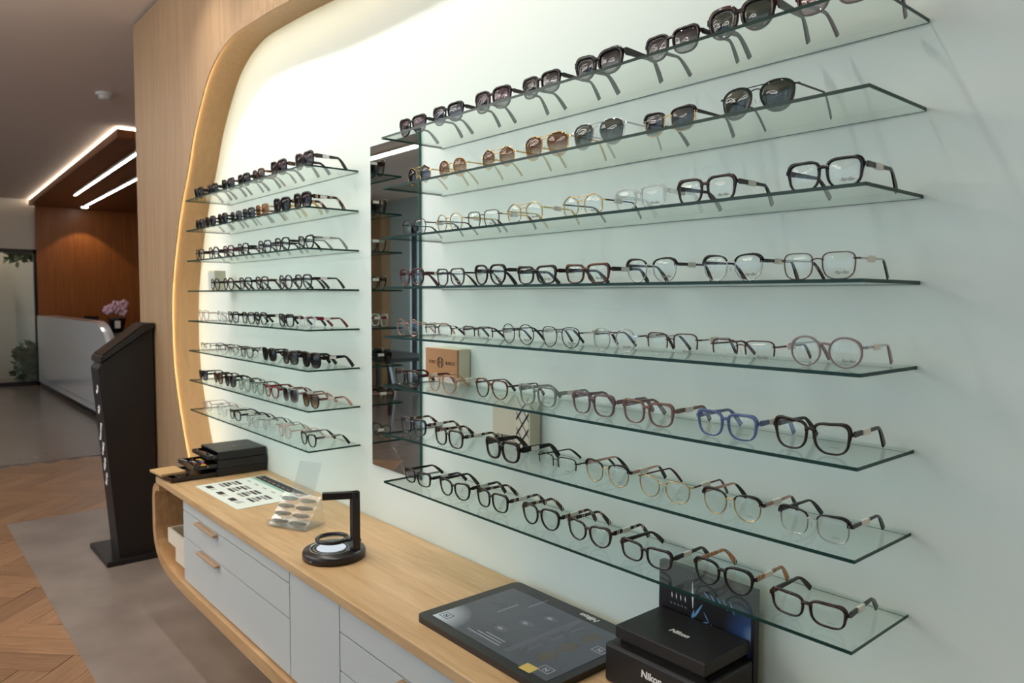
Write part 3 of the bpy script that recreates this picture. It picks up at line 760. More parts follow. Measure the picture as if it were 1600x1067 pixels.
# printed picture on the panel: dark with a blue glow at the right and white light streaks (flat print)
m_, nt, N, L_, b = nodes('panel_print'); tc = N.new('ShaderNodeTexCoord'); sp = N.new('ShaderNodeVectorMath'); sp.operation = 'DISTANCE'
sp.inputs[1].default_value = (.125, 0, .0); L_.new(tc.outputs['Object'], sp.inputs[0])
cr = N.new('ShaderNodeValToRGB'); e = cr.color_ramp.elements; e[0].position = 0; e[0].color = srgb(130, 160, 200); e[1].position = .075; e[1].color = srgb(20, 17, 22)
ee = e.new(.03); ee.color = srgb(44, 72, 122)
L_.new(sp.outputs['Value'], cr.inputs[0]); L_.new(cr.outputs[0], b.inputs['Base Color']); b.inputs['Roughness'].default_value = .3; MATS['panel_print'] = m_
pan = MB().box((-.115, -.0005, -.05), (.115, 0, .092)).build('panel_picture', 'panel_print', t, W(7.04, -.345, -7.86)-org)
def streak(x0, z0, x1, z1, w, mat):
    a, b_ = Vector((x0, -.0008, z0)), Vector((x1, -.0008, z1)); d_ = (b_-a).normalized(); p = Vector((d_.z, 0, -d_.x))*w
    MB().add([a-p*.2, a+p*.2, (a+b_)/2+p, b_+p*.3, b_-p*.3, (a+b_)/2-p], [(0, 1, 2, 3, 4, 5)]).build('streak_print', mat, pan)
plain('ink_blue', (110, 160, 210), .4)
streak(-.03, .075, -.028, .015, .0025, 'ink_white'); streak(-.03, -.012, -.004, .03, .003, 'ink_blue'); streak(-.025, .012, -.03, -.02, .004, 'ink_blue')
streak(0, .016, .014, -.004, .0015, 'ink_blue'); streak(.014, -.004, -.002, -.008, .0015, 'ink_blue')
for i in range(4): streak(-.085+.012*i, .035, -.084+.012*i, .022, .0016, 'ink_white')
for i in range(5): streak(-.09+.01*i, .012, -.084+.01*i, .008, .0016, 'ink_grey')
for i in range(3): streak(.02+.008*i, -.006-.003*i, .02+.008*i, -.018-.003*i, .002, 'ink_white')
for i in range(5): streak(.0+.016*i, .06, .012+.016*i, .05-.004*i, .002, 'ink_blue')

# ------------------------------------------------------------------ glass shelves and mirror
ordn = ['top', 'second', 'third', 'fourth', 'fifth', 'sixth', 'seventh', 'bottom']
RX0, RX1, RD = 0.0, 9.69, 1.475
LX0, LX1, LD = -12.63, -3.63, 1.424
TH = 0.042
def shelf(x0, x1, dpt, z, label, grp):
    org = W((x0+x1)/2, -dpt/2, z)
    (ax, ay, az), (bx_, by_, bz_2) = ubox((x0, -dpt, z-TH), (x1, 0, z), org)
    m = MB(); vs = [(ax,ay,az),(bx_,ay,az),(bx_,by_,az),(ax,by_,az),(ax,ay,bz_2),(bx_,ay,bz_2),(bx_,by_,bz_2),(ax,by_,bz_2)]
    m.add(vs, [(3,2,1,0),(4,5,6,7),(2,3,7,6)], 0); m.add(vs, [(0,1,5,4),(1,2,6,5),(3,0,4,7)], 1)
    m.box((ax, by_-.0015, az-.0006), (bx_, by_, az), 2)
    o = m.build('glass_shelf', ['shelf_glass', 'edge_green', 'ink_dark'], loc=org)
    return tag(o, label, 'shelf', grp)
RZ = [-i for i in range(8)]; LZ = [-.0376-.9919*i for i in range(8)]
for i in range(8):
    shelf(RX0, RX1, RD, RZ[i], '%s clear glass shelf of the group right of the mirror' % ordn[i], 'glass shelves right of the mirror')
    shelf(LX0, LX1, LD, LZ[i], '%s clear glass shelf of the group left of the mirror' % ordn[i], 'glass shelves left of the mirror')
org = W(-1.84, 0, -7.36)
t = thing('wall_mirror', 'tall frameless mirror between the two groups of glass shelves', 'mirror', org)
MB().box(*ubox((-2.9, -.07, -7.36), (-.785, 0, .43), org)).build('backing', 'green_edge_mirror', t)
MB().box(*ubox((-2.895, -.075, -7.355), (-.79, -.07, .425), org)).build('silvered_face', 'mirror', t)

# ------------------------------------------------------------------ spectacles
plain('f_black', (18, 13, 15), .22, spec=.4); plain('f_dkbrown', (38, 22, 21), .22, spec=.4); plain('f_burgundy', (78, 26, 38), .2)
plain('f_navy', (34, 36, 58), .2); plain('f_red', (120, 28, 40), .25); plain('f_slate', (58, 54, 66), .2)
tortoise('f_tort', (28, 16, 14), (110, 62, 32)); tortoise('f_dktort', (26, 15, 15), (70, 36, 26), 60, .48, .66); tortoise('f_lttort', (60, 34, 20), (176, 112, 58))
seethrough('f_clear', (226, 232, 230), .32, .08); seethrough('f_peach', (206, 160, 128), .62); seethrough('f_grey', (140, 150, 146), .72)
seethrough('f_mauve', (118, 90, 102), .78); seethrough('f_rosebrown', (130, 94, 86), .82); seethrough('f_blue', (84, 104, 160), .74)
seethrough('f_pinkgrey', (156, 136, 140), .85); seethrough('f_teal', (110, 142, 136), .75); seethrough('f_pink', (214, 178, 172), .6)
plain('m_gold', (206, 172, 112), .2, 1.0); plain('m_silver', (190, 190, 192), .18, 1.0); plain('m_gun', (62, 58, 60), .28, .9)
plain('m_rose', (196, 150, 136), .22, 1.0); plain('m_black', (26, 22, 24), .3, .3); plain('m_brown', (84, 56, 46), .3, .7); plain('m_wine', (84, 48, 54), .3, .7)
checked('t_check', (196, 128, 66), (30, 22, 26)); checked('t_bandblack', (30, 22, 24), (60, 50, 46)); checked('t_tortcheck', (70, 42, 26), (24, 18, 18))
g2 = lambda t: tuple(c**.5 for c in t)
clear('l_clear', (.975, .985, .98), .035)
ZR = (.006, .040)
clear('l_black', g2((.03, .027, .03)), .05)
clear('l_greygrad', g2((.035, .027, .03)), .05, tint2=g2((.36, .33, .33)), zr=ZR)
clear('l_plumgrad', g2((.045, .02, .03)), .05, tint2=g2((.36, .28, .30)), zr=ZR)
clear('l_bluegrad', g2((.028, .028, .045)), .06, tint2=g2((.24, .25, .32)), zr=ZR)
clear('l_browngrad', g2((.15, .06, .025)), .05, tint2=g2((.58, .44, .30)), zr=ZR)
clear('l_green', g2((.055, .06, .045)), .05)
clear('l_greygreen', g2((.08, .085, .07)), .05, tint2=g2((.20, .21, .18)), zr=ZR)
clear('l_orange', g2((.34, .16, .06)), .05)
clear('l_grey', g2((.09, .085, .09)), .05)
clear('l_rose', g2((.34, .22, .21)), .05)
LENS_WORD = {'l_clear': None, 'l_black': 'dark', 'l_greygrad': 'grey', 'l_plumgrad': 'plum', 'l_bluegrad': 'bluish', 'l_browngrad': 'brown', 'l_green': 'green', 'l_greygreen': 'grey-green', 'l_orange': 'amber', 'l_grey': 'grey', 'l_rose': 'rose'}
COLOR_WORD = {'f_black': 'black', 'f_dkbrown': 'dark brown', 'f_burgundy': 'burgundy', 'f_navy': 'navy', 'f_red': 'red', 'f_slate': 'slate', 'f_tort': 'tortoiseshell', 'f_dktort': 'dark tortoiseshell', 'f_lttort': 'light tortoiseshell', 'f_clear': 'crystal clear', 'f_peach': 'peach', 'f_grey': 'translucent grey', 'f_mauve': 'mauve', 'f_rosebrown': 'rose brown', 'f_blue': 'blue', 'f_pinkgrey': 'pinkish grey', 'f_teal': 'grey-teal', 'f_pink': 'pale pink', 'm_gold': 'gold wire', 'm_silver': 'silver wire', 'm_gun': 'gunmetal wire', 'm_rose': 'rose gold wire', 'm_black': 'black wire', 'm_brown': 'brown wire', 'm_wine': 'wine wire'}
#          a      b      n    k     c(cat)  s(aviator drop)
STY = {'square': (.0264, .0222, 3.7, .075, .03, 0), 'rect': (.0276, .0190, 4.0, .07, .05, 0), 'way': (.0268, .0226, 3.4, .14, .08, 0),
       'round': (.0255, .0246, 2.15, .03, 0, 0), 'panto': (.0260, .0236, 2.8, .12, .03, 0), 'cat': (.0272, .0214, 2.7, .13, .22, 0),
       'aviator': (.0315, .0295, 2.3, .16, 0, .16), 'butterfly': (.0280, .0244, 3.6, .10, .14, 0), 'hex': (.0262, .0225, 2.1, 0.02, 0, 0), 'big': (.0285, .0246, 3.4, .08, .03, 0)}
NBOT = {'square': 2.9, 'rect': 3.1, 'way': 2.5, 'round': 2.1, 'panto': 2.2, 'cat': 2.3, 'aviator': 2.3, 'butterfly': 2.8, 'big': 2.7}
STY_WORD = {'square': 'square', 'rect': 'rectangular', 'way': 'trapezoid', 'round': 'round', 'panto': 'rounded', 'cat': 'cat-eye', 'aviator': 'aviator', 'butterfly': 'butterfly', 'hex': 'angular', 'big': 'oversized square'}
NP = 32
def outline_pts(style):
    a, b, n, k_, c, s_ = STY[style]; out = []
    for i in range(NP):
        t = 2*math.pi*i/NP; ct, st = math.cos(t), math.sin(t)
        if style == 'hex':
            # soft hexagon
            r = math.cos(math.pi/6)/math.cos(((t+math.pi/6) % (math.pi/3))-math.pi/6); r = .55*r+.45
            x, z = a*ct*r*1.05, b*st*r*1.12
        else:
            nn_ = n if st >= 0 else NBOT[style]
            x = a*math.copysign(abs(ct)**(2/nn_), ct); z = b*math.copysign(abs(st)**(2/nn_), st)
        x *= 1+k_*(z/b)
        if x < 0 and z < 0 and not s_: x *= 1-.08*(z/b)**2
        z += c*b*max(0, x/a)*max(0, z/b)
        if s_ and z < 0: x += a*s_*(-z/b)*.5; z *= 1.02
        if s_ and z > 0: z *= .86
        out.append((x, z))
    return out
MC = {}
BOW = 1.1          # frame wrap (metres of sag per metre squared)
PANTO = .07
def bend(x, y, z): return (x, y + BOW*x*x - PANTO*z, z)
def front_meshes(style, ftype, fm, fm2):
    key = (style, ftype, fm, fm2)
    if key in MC: return MC[key]
    a, b, n, k_, c, s_ = STY[style]; P = outline_pts(style)
    tr = {'full': .0034, 'chunky': .0056, 'thin': .0022, 'metal': .0011, 'half': .0011, 'brow': .0011}[ftype]
    dp = {'full': .0036, 'chunky': .0044, 'thin': .0028, 'metal': .0016, 'half': .0018, 'brow': .0018}[ftype]
    br = .0175 if ftype in ('full', 'chunky', 'thin') else .0185
    cx = br/2 + a
    zlo = min(z for x, z in P); z0 = -zlo + tr
    nor = []
    for i in range(NP):
        tx = P[(i+1) % NP][0]-P[i-1][0]; tz = P[(i+1) % NP][1]-P[i-1][1]; l = math.hypot(tx, tz) or 1
        nor.append((tz/l, -tx/l))
    def ring(mb, side, i0, i1, tfun, d, mi, closed):
        idx = [i % NP for i in range(i0, i1+1)]
        if closed: idx = list(range(NP))
        vs = []
        for i in idx:
            x, z = P[i]; nx, nz = nor[i]; th = tfun(i)
            for (off, y) in ((-.0006, -d/2), (th, -d/2), (th, d/2), (-.0006, d/2)):
                vs.append(bend(side*(cx+x+nx*off), y, z0+z+nz*off))
        fs = []; m_ = len(idx)
        for i in range(m_ if closed else m_-1):
            j = (i+1) % m_
            for q in range(4):
                f = (i*4+q, j*4+q, j*4+(q+1) % 4, i*4+(q+1) % 4); fs.append(f if side > 0 else tuple(reversed(f)))
        if not closed:
            e1 = (0, 1, 2, 3); e2 = tuple((m_-1)*4+q for q in (3, 2, 1, 0)); fs += [e1, e2]
        mb.add(vs, fs, mi, True)
    zb = z0 + (.52 if ftype in ('full', 'chunky', 'thin') else .44)*b
    def plastic_t(i):
        x, z = P[i]; t = tr*(1.0+.28*(z/b))
        if x > .5*a and z > .2*b: t += tr*(.7 if ftype != 'chunky' else .3)*min(1, (x/a-.5)*3)*min(1, (z/b-.2)*3)
        return t
    mb = MB(); extra = None
    for s in (1, -1):
        if ftype in ('full', 'chunky', 'thin'): ring(mb, s, 0, 0, plastic_t, dp, 0, True)
        elif ftype == 'metal': ring(mb, s, 0, 0, lambda i: tr, dp, 0, True)
        elif ftype == 'half': ring(mb, s, -1, NP//2+1, lambda i: tr*1.5, dp, 0, False)
        elif ftype == 'brow':
            ring(mb, s, 0, 0, lambda i: tr, dp, 1, True)
            ring(mb, s, 2, NP//2-2, lambda i: .0030+.0022*max(-.6, P[i][0]/a), .0042, 0, False)
    xi = min(x for x, z in P if abs(z-.36*b) < .5*b)
    xb = cx + xi*.92
    hb = {'full': .0028, 'chunky': .0034, 'thin': .002}.get(ftype, 0)
    if hb:
        pts = []
        for q in range(7):
            f = q/6*2-1; pts.append((f*(xb-.0006), 0, zb+.0022*(1-f*f)))
        vs = []
        for p in pts:
            hh = hb*(1+.35*(p[0]/xb)**2)
            for (dz, y) in ((-hh, -dp*.5), (hh, -dp*.5), (hh, dp*.4), (-hh, dp*.4)): vs.append(bend(p[0], y, p[2]+dz))
        mb.add(vs, [(i*4+q, i*4+(q+1) % 4, (i+1)*4+(q+1) % 4, (i+1)*4+q) for i in range(6) for q in range(4)], 0, True)
    else:
        mi = 1 if ftype == 'brow' else 0
        mb.tube([bend(f*(xb+.0005), -.0008, zb+.003*(1-f*f)) for f in (-1, -.6, -.2, .2, .6, 1)], .0012, 6, mi)
        if style in ('aviator', 'hex'):
            zt = z0+max(z for x, z in P)*.86
            mb.tube([bend(f*cx*.62, -.0008, zt-.0005) for f in (-1, -.5, 0, .5, 1)], .0010, 6, mi)
    # end pieces
    xo = max(x for x, z in P if z > 0); zh = z0 + (.52 if style not in ('aviator', 'round', 'hex') else .42)*b
    if style == 'cat': zh = z0+.75*b
    xo = cx + max(x for x, z in P if abs(z0+z-zh) < .4*b) + tr
    hx = xo+.0038; hh = {'full': .0034, 'chunky': .0055, 'thin': .0022}.get(ftype, .0016)
    if ftype == 'brow': hh = .003
    y_h = BOW*hx*hx-PANTO*zh+.006
    for s in (1, -1):
        p0 = Vector(bend(s*(xo-.0035), 0, zh)); p1 = Vector((s*hx, y_h, zh))
        mid = Vector((s*(hx-.0004), p0.y+.001, zh))
        vs = []
        for p, tx in ((p0, .0016), (mid, .0018), (p1, .0016)):
            for dz, dx in ((-hh, -tx), (hh, -tx), (hh, tx), (-hh, tx)): vs.append((p.x+dx*s*(1 if p is not p0 else .2), p.y+(dx if p is p0 else 0), p.z+dz))
        fs = [(i*4+q, i*4+(q+1) % 4, (i+1)*4+(q+1) % 4, (i+1)*4+q) for i in range(2) for q in range(4)]+[(3, 2, 1, 0), (8, 9, 10, 11)]
        if s < 0: fs = [tuple(reversed(f)) for f in fs]
        mb.add(vs, fs, 0)
    front = mb.mesh('frame_front', [fm, fm2])
    # lens, one mesh per side
    def lens(s, lm):
        mb = MB(); vs = []; C0 = (sum(x for x, z in P)/NP, sum(z for x, z in P)/NP)
        rings_ = (1.0, .78, .5, .22)
        for dy in (-.0007, .0007):
            for r in rings_:
                for i in range(NP):
                    x = C0[0]+(P[i][0]-C0[0])*r; z = C0[1]+(P[i][1]-C0[1])*r
                    vs.append(bend(s*(cx+x), dy-.0034*(1-r*r), z0+z))
            vs.append(bend(s*(cx+C0[0]), dy-.0034, z0+C0[1]))
        NR = len(rings_); fs = []; S_ = NR*NP+1
        for l in (0, 1):
            o_ = l*S_
            for i in range(NP):
                j = (i+1) % NP
                flip = (l == 1) ^ (s < 0)
                fl = [(o_+g*NP+i, o_+g*NP+j, o_+(g+1)*NP+j, o_+(g+1)*NP+i) for g in range(NR-1)]+[(o_+(NR-1)*NP+i, o_+(NR-1)*NP+j, o_+NR*NP)]
                fs += [q_ if flip else tuple(reversed(q_)) for q_ in fl]
        for i in range(NP):
            j = (i+1) % NP; fs.append((i, j, S_+j, S_+i))
        mb.add(vs, fs, 0, True); return mb.mesh('lens', lm)
    info = dict(front=front, lens=lens, hx=hx, y_h=y_h, zh=zh, z0=z0, b=b, a=a, cx=cx, hh=hh, bx=cx+xi, P=P)
    MC[key] = info; return info
LC = {}
def lens_mesh(info, key, s, lm):
    k_ = (key, s, lm)
    if k_ not in LC: LC[k_] = info['lens'](s, lm)
    return LC[k_]
TC = {}
def temple_meshes(s, hx, y_h, zh, h0, slim, tm, tipm):
    key = (s, round(hx, 4), round(y_h, 4), round(zh, 4), h0, slim, tm, tipm)
    if key in TC: return TC[key]
    st = []
    Lst = .092; 
    for q in range(6):
        f = q/5; st.append((hx-.0005-.003*f, y_h+Lst*f, zh+.0015*f))
    for q in range(1, 7):
        f = q/6; g_ = f*f/(.36+.64*f) if f < 1 else 1.0
        st.append((hx-.0035-.006*f, y_h+Lst+.040*f, zh+.0015-(zh-.0042+.0015)*g_))
    hs = []
    for i in range(12):
        f = i/11
        if slim: h = (.0016 if f < .5 else .0016+.0014*min(1, (f-.5)*4))
        else: h = h0*(1-.5*min(1, f/.5)) + .0024*min(1, max(0, (f-.55)/.3))
        hs.append(h)
    def part(i0, i1, mat, nm, tk):
        mb = MB(); vs = []
        for i in range(i0, i1+1):
            x, y, z = st[i]; p, n_ = st[max(i-1, 0)], st[min(i+1, 11)]
            ty, tz = n_[1]-p[1], n_[2]-p[2]; l = math.hypot(ty, tz); ny, nz = -tz/l, ty/l
            for (dh, dx) in ((-1, -tk), (1, -tk), (1, tk), (-1, tk)): vs.append((s*(x+dx), y+ny*hs[i]*dh, z+nz*hs[i]*dh))
        m_ = i1-i0+1
        fs = [(i*4+q, i*4+(q+1) % 4, (i+1)*4+(q+1) % 4, (i+1)*4+q) for i in range(m_-1) for q in range(4)]+[(3, 2, 1, 0), tuple((m_-1)*4+q for q in range(4))]
        if s < 0: fs = [tuple(reversed(f)) for f in fs]
        return mb.add(vs, fs, 0, False).mesh(nm, mat)
    tk = .0007 if slim else .0017
    if tipm: r = (part(0, 6, tm, 'temple', tk), part(6, 11, tipm, 'temple_tip', max(tk, .0013)))
    else: r = (part(0, 11, tm, 'temple', tk), None)
    TC[key] = r; return r
padm = MB().blob((0, 0, 0), (.0016, .0022, .0055), 0, 6, 4).mesh('nose_pad', MATS['acrylic'])
wirem = None
tagm = MB().box((-.0028, 0, -.0052), (.0028, .026, .0052)).mesh('price_tag', 'paper_tag')
NOPRINT = None
def spectacles(x, z, yfront, style, ftype, fm, lm, tm=None, tip=None, fm2=None, ptag=True, scale=1.0, brandt=None, rz=0.0, label='', group=''):
    metal = ftype in ('metal', 'half', 'brow')
    info = front_meshes(style, ftype, fm, fm2 or fm)
    key = (style, ftype, fm, fm2 or fm)
    nm = 'sunglasses' if lm != 'l_clear' else 'eyeglasses'
    t = thing(nm, label, nm, W(x, yfront, z), rz, group); t.scale = (scale,)*3
    link('frame_front', info['front'], t)
    for s in (1, -1):
        l = link('lens', lens_mesh(info, key, s, lm), t)
        if s == 1 and brandt:
            zt_ = info['z0']-info['b']*.52
            xx = info['cx']+info['a']*.25
            p = bend(xx, -.0042, zt_)
            link('lens_print', brandt, l, p, (math.pi/2, 0, math.atan(2*BOW*xx)))
        slim = metal and ftype != 'brow'
        tms = temple_meshes(s, info['hx'], info['y_h'], info['zh'], info['hh']*(1.45 if ftype in ('full', 'chunky') else 1.1), slim, tm or fm, tip)
        tp = link('temple', tms[0], t)
        if tms[1]: link('temple_tip', tms[1], tp)
        if ptag and s == 1: link('price_tag', tagm, t, (info['hx']-.0012, info['y_h']+.028, info['zh']))
        if metal: link('nose_pad', padm, t, bend(s*(info['bx']-.0035), .006, info['z0']-.1*info['b']), (0, s*.25, 0))
    return t

RB = text_mesh('Ray-Ban', .0075, 'ink_grey', .0001, .45, space=.9)
RBW = text_mesh('Ray-Ban', .0042, 'ink_white', .0001, .45, space=.9)
BB = text_mesh('BURBERRY', .0027, 'ink_grey', .0, 0, space=1.1)
TB = text_mesh('TORY BURCH', .0027, 'ink_grey', .0, 0, space=1.1)
# (x, style, frame type, frame, lens, temple, tip, second metal, tag, scale)
R_ROWS = [
 [(.56,'way','full','f_black','l_plumgrad'),(1.8,'way','full','f_black','l_bluegrad'),(3.07,'big','full','f_dkbrown','l_plumgrad'),(4.33,'square','full','f_black','l_greygrad'),(5.6,'cat','chunky','f_black','l_greygrad'),(6.88,'square','full','f_dkbrown','l_greygrad'),(7.95,'panto','chunky','f_dktort','l_green'),(9.1,'square','full','f_burgundy','l_rose')],
 [(.83,'hex','metal','m_gold','l_bluegrad'),(1.91,'round','metal','m_gold','l_browngrad'),(3.24,'hex','metal','m_gold','l_browngrad'),(4.44,'aviator','metal','m_gold','l_browngrad'),(5.59,'aviator','metal','m_silver','l_greygreen'),(6.85,'square','brow','f_dkbrown','l_grey','f_dkbrown',None,'m_gold'),(8.17,'aviator','metal','m_black','l_green')],
 [(.65,'panto','metal','m_gun','l_clear','f_black'),(1.86,'round','metal','m_gold','l_clear','f_dktort'),(2.86,'square','metal','m_brown','l_clear','m_gold','f_dkbrown'),(3.98,'hex','metal','m_gold','l_clear','m_gold'),(5.26,'hex','metal','m_gold','l_clear','f_dkbrown'),(6.4,'square','full','f_clear','l_clear'),(7.48,'square','full','f_dktort','l_clear','f_dkbrown'),(9.07,'square','full','f_black','l_clear','f_dkbrown')],
 [(.51,'panto','full','f_burgundy','l_clear'),(1.85,'square','thin','f_slate','l_clear','f_black'),(3.06,'panto','full','f_black','l_clear'),(4.27,'rect','full','f_dkbrown','l_clear'),(5.35,'rect','full','f_tort','l_clear','f_dkbrown'),(6.58,'panto','brow','f_dkbrown','l_clear','f_dkbrown',None,'m_silver'),(7.87,'panto','brow','f_black','l_clear','f_black',None,'m_silver'),(9.03,'square','metal','m_brown','l_clear','m_silver','f_dkbrown')],
 [(.32,'round','metal','m_rose','l_clear','m_rose'),(1.46,'rect','half','m_gun','l_clear','m_silver','f_black'),(2.69,'rect','half','m_black','l_clear','f_black'),(3.75,'round','metal','m_black','l_clear','m_black','f_black'),(4.83,'panto','metal','m_black','l_clear','m_silver','f_black'),(5.93,'round','metal','m_silver','l_clear','m_brown','f_dkbrown'),(6.96,'square','half','m_brown','l_clear','m_silver','f_dkbrown'),(8.06,'rect','half','m_wine','l_clear','m_wine','f_burgundy'),(9.13,'round','thin','f_pinkgrey','l_clear','m_silver','f_pinkgrey')],
 [(.61,'square','full','f_dktort','l_clear','f_burgundy'),(1.83,'panto','thin','f_peach','l_clear'),(3.07,'panto','thin','f_tort','l_clear','f_dktort'),(4.25,'square','full','f_grey','l_clear'),(5.5,'square','full','f_mauve','l_clear'),(6.6,'square','full','f_rosebrown','l_clear'),(7.87,'square','full','f_blue','l_clear','f_blue'),(8.98,'butterfly','full','f_dkbrown','l_clear')],
 [(.56,'square','full','f_navy','l_clear','t_tortcheck'),(2.04,'square','full','f_dktort','l_clear','t_bandblack'),(3.6,'square','chunky','f_black','l_clear','f_black'),(4.75,'rect','half','m_black','l_clear','f_black'),(5.81,'panto','brow','f_black','l_clear','m_rose','f_black','m_gold'),(6.9,'cat','metal','m_gold','l_clear','f_burgundy'),(7.97,'panto','brow','f_black','l_clear','m_rose','f_black','m_gold'),(9.04,'square','brow','f_black','l_clear','f_black',None,'m_silver')],
 [(.73,'rect','full','f_black','l_clear'),(2.02,'cat','full','f_black','l_clear','f_dkbrown'),(3.08,'square','full','f_black','l_clear','t_bandblack'),(4.38,'panto','full','f_black','l_clear','t_tortcheck'),(5.46,'cat','full','f_dktort','l_clear','t_bandblack'),(6.6,'rect','full','f_dkbrown','l_clear','f_dkbrown'),(7.83,'panto','full','f_black','l_clear','t_check'),(9.01,'rect','full','f_dktort','l_clear','f_dkbrown')]]
L_ROWS = [
 [(-12.2,'way','chunky','f_black','l_black'),(-11.0,'square','chunky','f_black','l_black'),(-9.62,'butterfly','full','f_dktort','l_black'),(-8.4,'square','chunky','f_black','l_black'),(-7.25,'panto','full','f_tort','l_grey','f_lttort'),(-5.86,'butterfly','chunky','f_dkbrown','l_plumgrad','f_tort'),(-4.38,'butterfly','chunky','f_dktort','l_greygrad')],
 [(-12.2,'square','full','f_dkbrown','l_grey'),(-11.1,'panto','full','f_dktort','l_black'),(-10.0,'panto','full','f_black','l_black'),(-8.98,'big','metal','m_gun','l_grey'),(-7.98,'square','full','f_slate','l_grey'),(-6.95,'big','thin','f_peach','l_orange','m_gold'),(-5.68,'big','chunky','f_black','l_black','m_gold'),(-4.41,'big','chunky','f_black','l_plumgrad','t_tortcheck')],
 [(-12.2,'panto','full','f_black','l_clear'),(-10.86,'round','full','f_dkbrown','l_clear'),(-9.66,'panto','full','f_burgundy','l_clear'),(-8.45,'panto','full','f_black','l_clear'),(-6.92,'panto','full','f_slate','l_clear'),(-5.66,'panto','full','f_dkbrown','l_clear'),(-4.35,'cat','full','f_black','l_clear','f_grey')],
 [(-10.94,'round','full','f_black','l_clear'),(-9.74,'round','full','f_dktort','l_clear'),(-8.33,'panto','full','f_black','l_clear'),(-7.1,'panto','full','f_dktort','l_clear','f_tort'),(-5.6,'round','full','f_slate','l_clear','f_black'),(-4.39,'panto','full','f_black','l_clear','f_dktort')],
 [(-11.95,'panto','thin','f_pink','l_clear'),(-10.4,'round','thin','f_clear','l_clear'),(-9.3,'square','full','f_black','l_clear'),(-8.2,'square','full','f_dkbrown','l_clear'),(-7.15,'panto','full','f_black','l_clear','f_black'),(-5.45,'square','full','f_black','l_clear','f_slate'),(-4.29,'square','full','f_clear','l_clear','f_red')],
 [(-11.85,'rect','half','m_black','l_clear','f_dkbrown'),(-10.62,'rect','half','m_gun','l_clear','f_dkbrown'),(-9.42,'rect','half','m_brown','l_clear','f_dktort'),(-8.33,'square','thin','f_dkbrown','l_clear'),(-6.76,'big','full','f_black','l_black'),(-5.34,'square','chunky','f_black','l_greygrad'),(-4.11,'big','chunky','f_black','l_black')],
 [(-12.1,'square','full','f_black','l_bluegrad'),(-10.76,'round','full','f_dktort','l_browngrad'),(-9.63,'round','full','f_black','l_greygrad'),(-8.5,'cat','thin','f_teal','l_clear'),(-7.5,'cat','thin','f_teal','l_clear','f_black'),(-6.5,'cat','full','f_red','l_clear'),(-5.37,'big','full','f_grey','l_plumgrad','f_pinkgrey'),(-4.06,'panto','full','f_dktort','l_browngrad','m_rose')],
 [(-11.9,'square','thin','f_pink','l_clear'),(-10.47,'square','thin','f_clear','l_clear'),(-9.38,'rect','full','f_black','l_clear'),(-7.9,'cat','metal','m_silver','l_clear','f_black'),(-6.85,'round','thin','f_clear','l_clear','f_grey'),(-5.65,'round','thin','f_pink','l_clear'),(-4.24,'cat','full','f_black','l_clear','m_silver','f_black')]]
nums = ['leftmost', 'second', 'third', 'fourth', 'fifth', 'sixth', 'seventh', 'eighth', 'ninth']
def make_rows(rows, zs, side, yf):
    for ri, row in enumerate(rows):
        for gi, sp in enumerate(row):
            x, style, ft, fm, lm = sp[:5]; tm = sp[5] if len(sp) > 5 else None; tip = sp[6] if len(sp) > 6 else None; fm2 = sp[7] if len(sp) > 7 else None
            kind = 'sunglasses' if lm != 'l_clear' else 'eyeglasses'
            cw = COLOR_WORD[fm]; sw = STY_WORD[style]
            tw = {'brow': ' browline', 'half': ' half-rim', 'chunky': ' thick'}.get(ft, '')
            nth = nums[gi] if gi == 0 else ('rightmost' if gi == len(row)-1 else nums[gi]+' from left')
            lw = (LENS_WORD[lm]+'-lensed ') if LENS_WORD[lm] and ft in ('metal', 'brow') else ''
            label = '%s%s %s %s%s, %s on %s shelf %s of mirror' % (cw, tw, sw, lw, kind, nth, ordn[ri], side)
            brandt = None
            if side == 'right':
                if kind == 'eyeglasses': brandt = RB if ri in (2, 3, 4) else (TB if ri == 5 else BB)
                else: brandt = None
            ptag = (kind == 'eyeglasses') or (side == 'left')
            rz = random.uniform(-.035, .035)
            yy = -1.3 if side == 'right' and (ri, gi) in ((5, 0), (5, 1), (6, 1), (6, 2)) else yf+random.uniform(-.04, .03)
            spectacles(x, zs[ri]+.002, yy, style, ft, fm, lm, tm, tip, fm2, ptag, 1.0, brandt, rz, label, '%s on the %s shelf %s of the mirror' % (kind, ordn[ri], side))
make_rows(R_ROWS, RZ, 'right', -1.12)
make_rows(L_ROWS, LZ, 'left', -1.12)

# ------------------------------------------------------------------ small cards and plaques on the shelves
org = W(.5, -.3, -5)
t = thing('brand_plaque', 'wooden brand plaque standing behind glasses on the sixth right shelf', 'plaque', org)
MB().box(*ubox((-.12, -.35, -4.86), (1.02, -.3, -4.29), org)).build('wood_face', 'plaque_wood', t)
MB().box(*ubox((-.12, -.3, -5+.003), (1.02, .0-.02, -4.28), org)).build('block', 'cream_box', t)
link('lettering', text_mesh('TORY', .0145, 'plaque_ink', .0003), t, W(.13, -.354, -4.58)-org, (math.pi/2, 0, 0))
link('lettering', text_mesh('BURCH', .0145, 'plaque_ink', .0003), t, W(.78, -.354, -4.58)-org, (math.pi/2, 0, 0))
m = MB()
for (dx, dz, w, h) in ((-.007, .0085, .002, .007), (.007, .0085, .002, .007), (-.007, -.0085, .002, .007), (.007, -.0085, .002, .007)): m.box((dx-w, -.0006, dz-h), (dx+w, 0, dz+h))
m.tube([(.016*math.cos(2*math.pi*q/24), 0, .016*math.sin(2*math.pi*q/24)) for q in range(24)], .0013, 4, closed=True)
m.box((-.01, -.0006, -.002), (.01, 0, .002))
m.build('emblem', 'plaque_ink', t, W(.43, -.354, -4.575)-org)
x0, x1, z0, z1 = 2.12, 3.2, -6+.003, -5.12
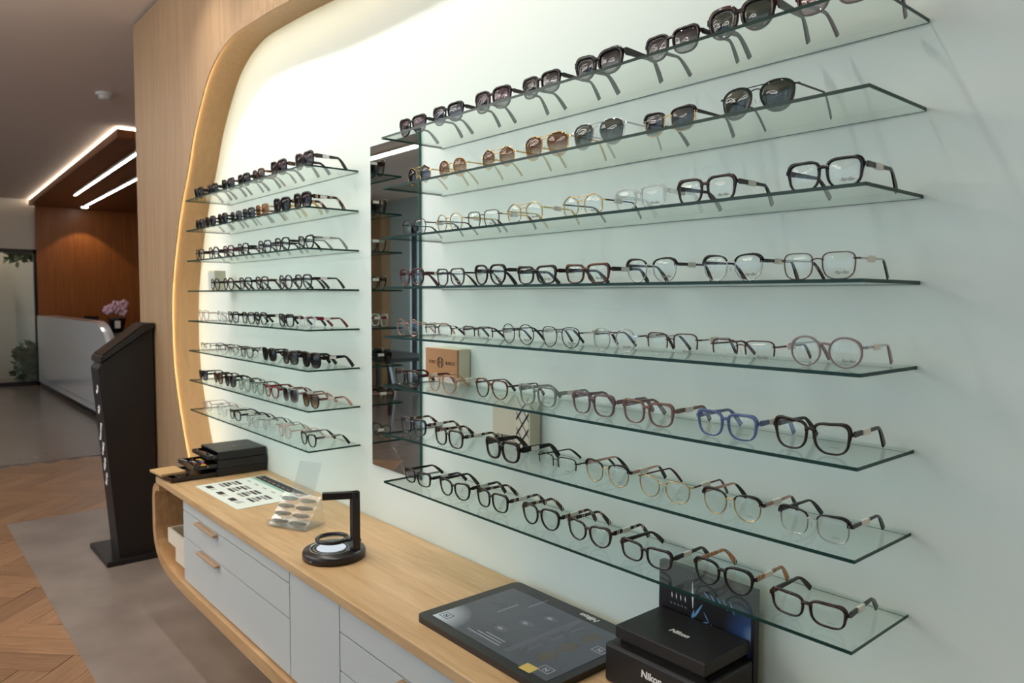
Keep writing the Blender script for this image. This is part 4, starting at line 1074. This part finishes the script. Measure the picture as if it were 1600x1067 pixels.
org = W((x0+x1)/2, -.3, -6)
t = thing('brand_card', 'beige brand card with a checked stripe, on the seventh right shelf', 'card', org)
MB().box(*ubox((x0, -.3, z0), (x1, -.04, z1), org)).build('block', 'card_beige', t)
link('lettering', text_mesh('BURBERRY', .017, 'ink_dark', .0002), t, W(2.52, -.304, -5.86)-org, (math.pi/2, 0, 0))
cpan = MB().box(*ubox((2.82, -.305, z0), (3.17, -.3, z1), org)).build('check_stripe', 'cream_box', t)
sw_ = .35*U; sh = (z1-z0)*U; bx0 = W(2.82, -.306, z0)-org
for i in range(3):
    for s in (-1, 1):
        c = bx0+Vector((sw_/2, -.0002, sh*(i+.5)/3)); d_ = Vector((s*sw_/2, 0, sw_*.62)); p = Vector((0, 0, .0045))
        MB().add([c-d_-p, c+d_-p, c+d_+p, c-d_+p], [(0, 1, 2, 3)]).build('check_line', 'ink_dark' if s > 0 else 'ink_grey', t)
org = W(-12.0, -.75, LZ[3])
t = thing('shelf_card', 'small pale card standing at the left end of the fourth left shelf', 'card', org)
MB().box((-.09, -.0, 0), (-.0, .055, .1)).build('block', 'card_beige', t)
MB().box((-.085, -.001, .01), (-.005, 0, .09)).build('print', 'ink_soft', t)

# ------------------------------------------------------------------ table and chair seen in the mirror
org = W(-48.5, -27.5, ZF)
t = thing('meeting_table', 'black table reflected low in the wall mirror', 'table', org)
MB().box((-.9, -.45, .70), (.9, .45, .75)).build('top', 'black_satin', t, bevel=.004)
for sx in (-1, 1):
    for sy in (-1, 1): MB().box((sx*.84-.025, sy*.4-.025, 0), (sx*.84+.025, sy*.4+.025, .70)).build('leg', 'black_satin', t)
t = thing('chair', 'black shell chair with metal legs reflected in the wall mirror', 'chair', W(-38.5, -24.0, ZF), .6)
MB().box((-.22, -.22, .43), (.22, .22, .47)).build('seat', 'black_satin', t, bevel=.01)
ob = MB().box((-.21, -.02, 0), (.21, .01, .40)).build('backrest', 'black_satin', t, (0, .21, .46), bevel=.008); ob.rotation_euler = (-.18, 0, 0)
for sx in (-1, 1):
    for sy in (-1, 1): MB().tube([(sx*.17, sy*.17, .43), (sx*.22, sy*.22, 0)], .011, 8).build('leg', 'chrome', t)
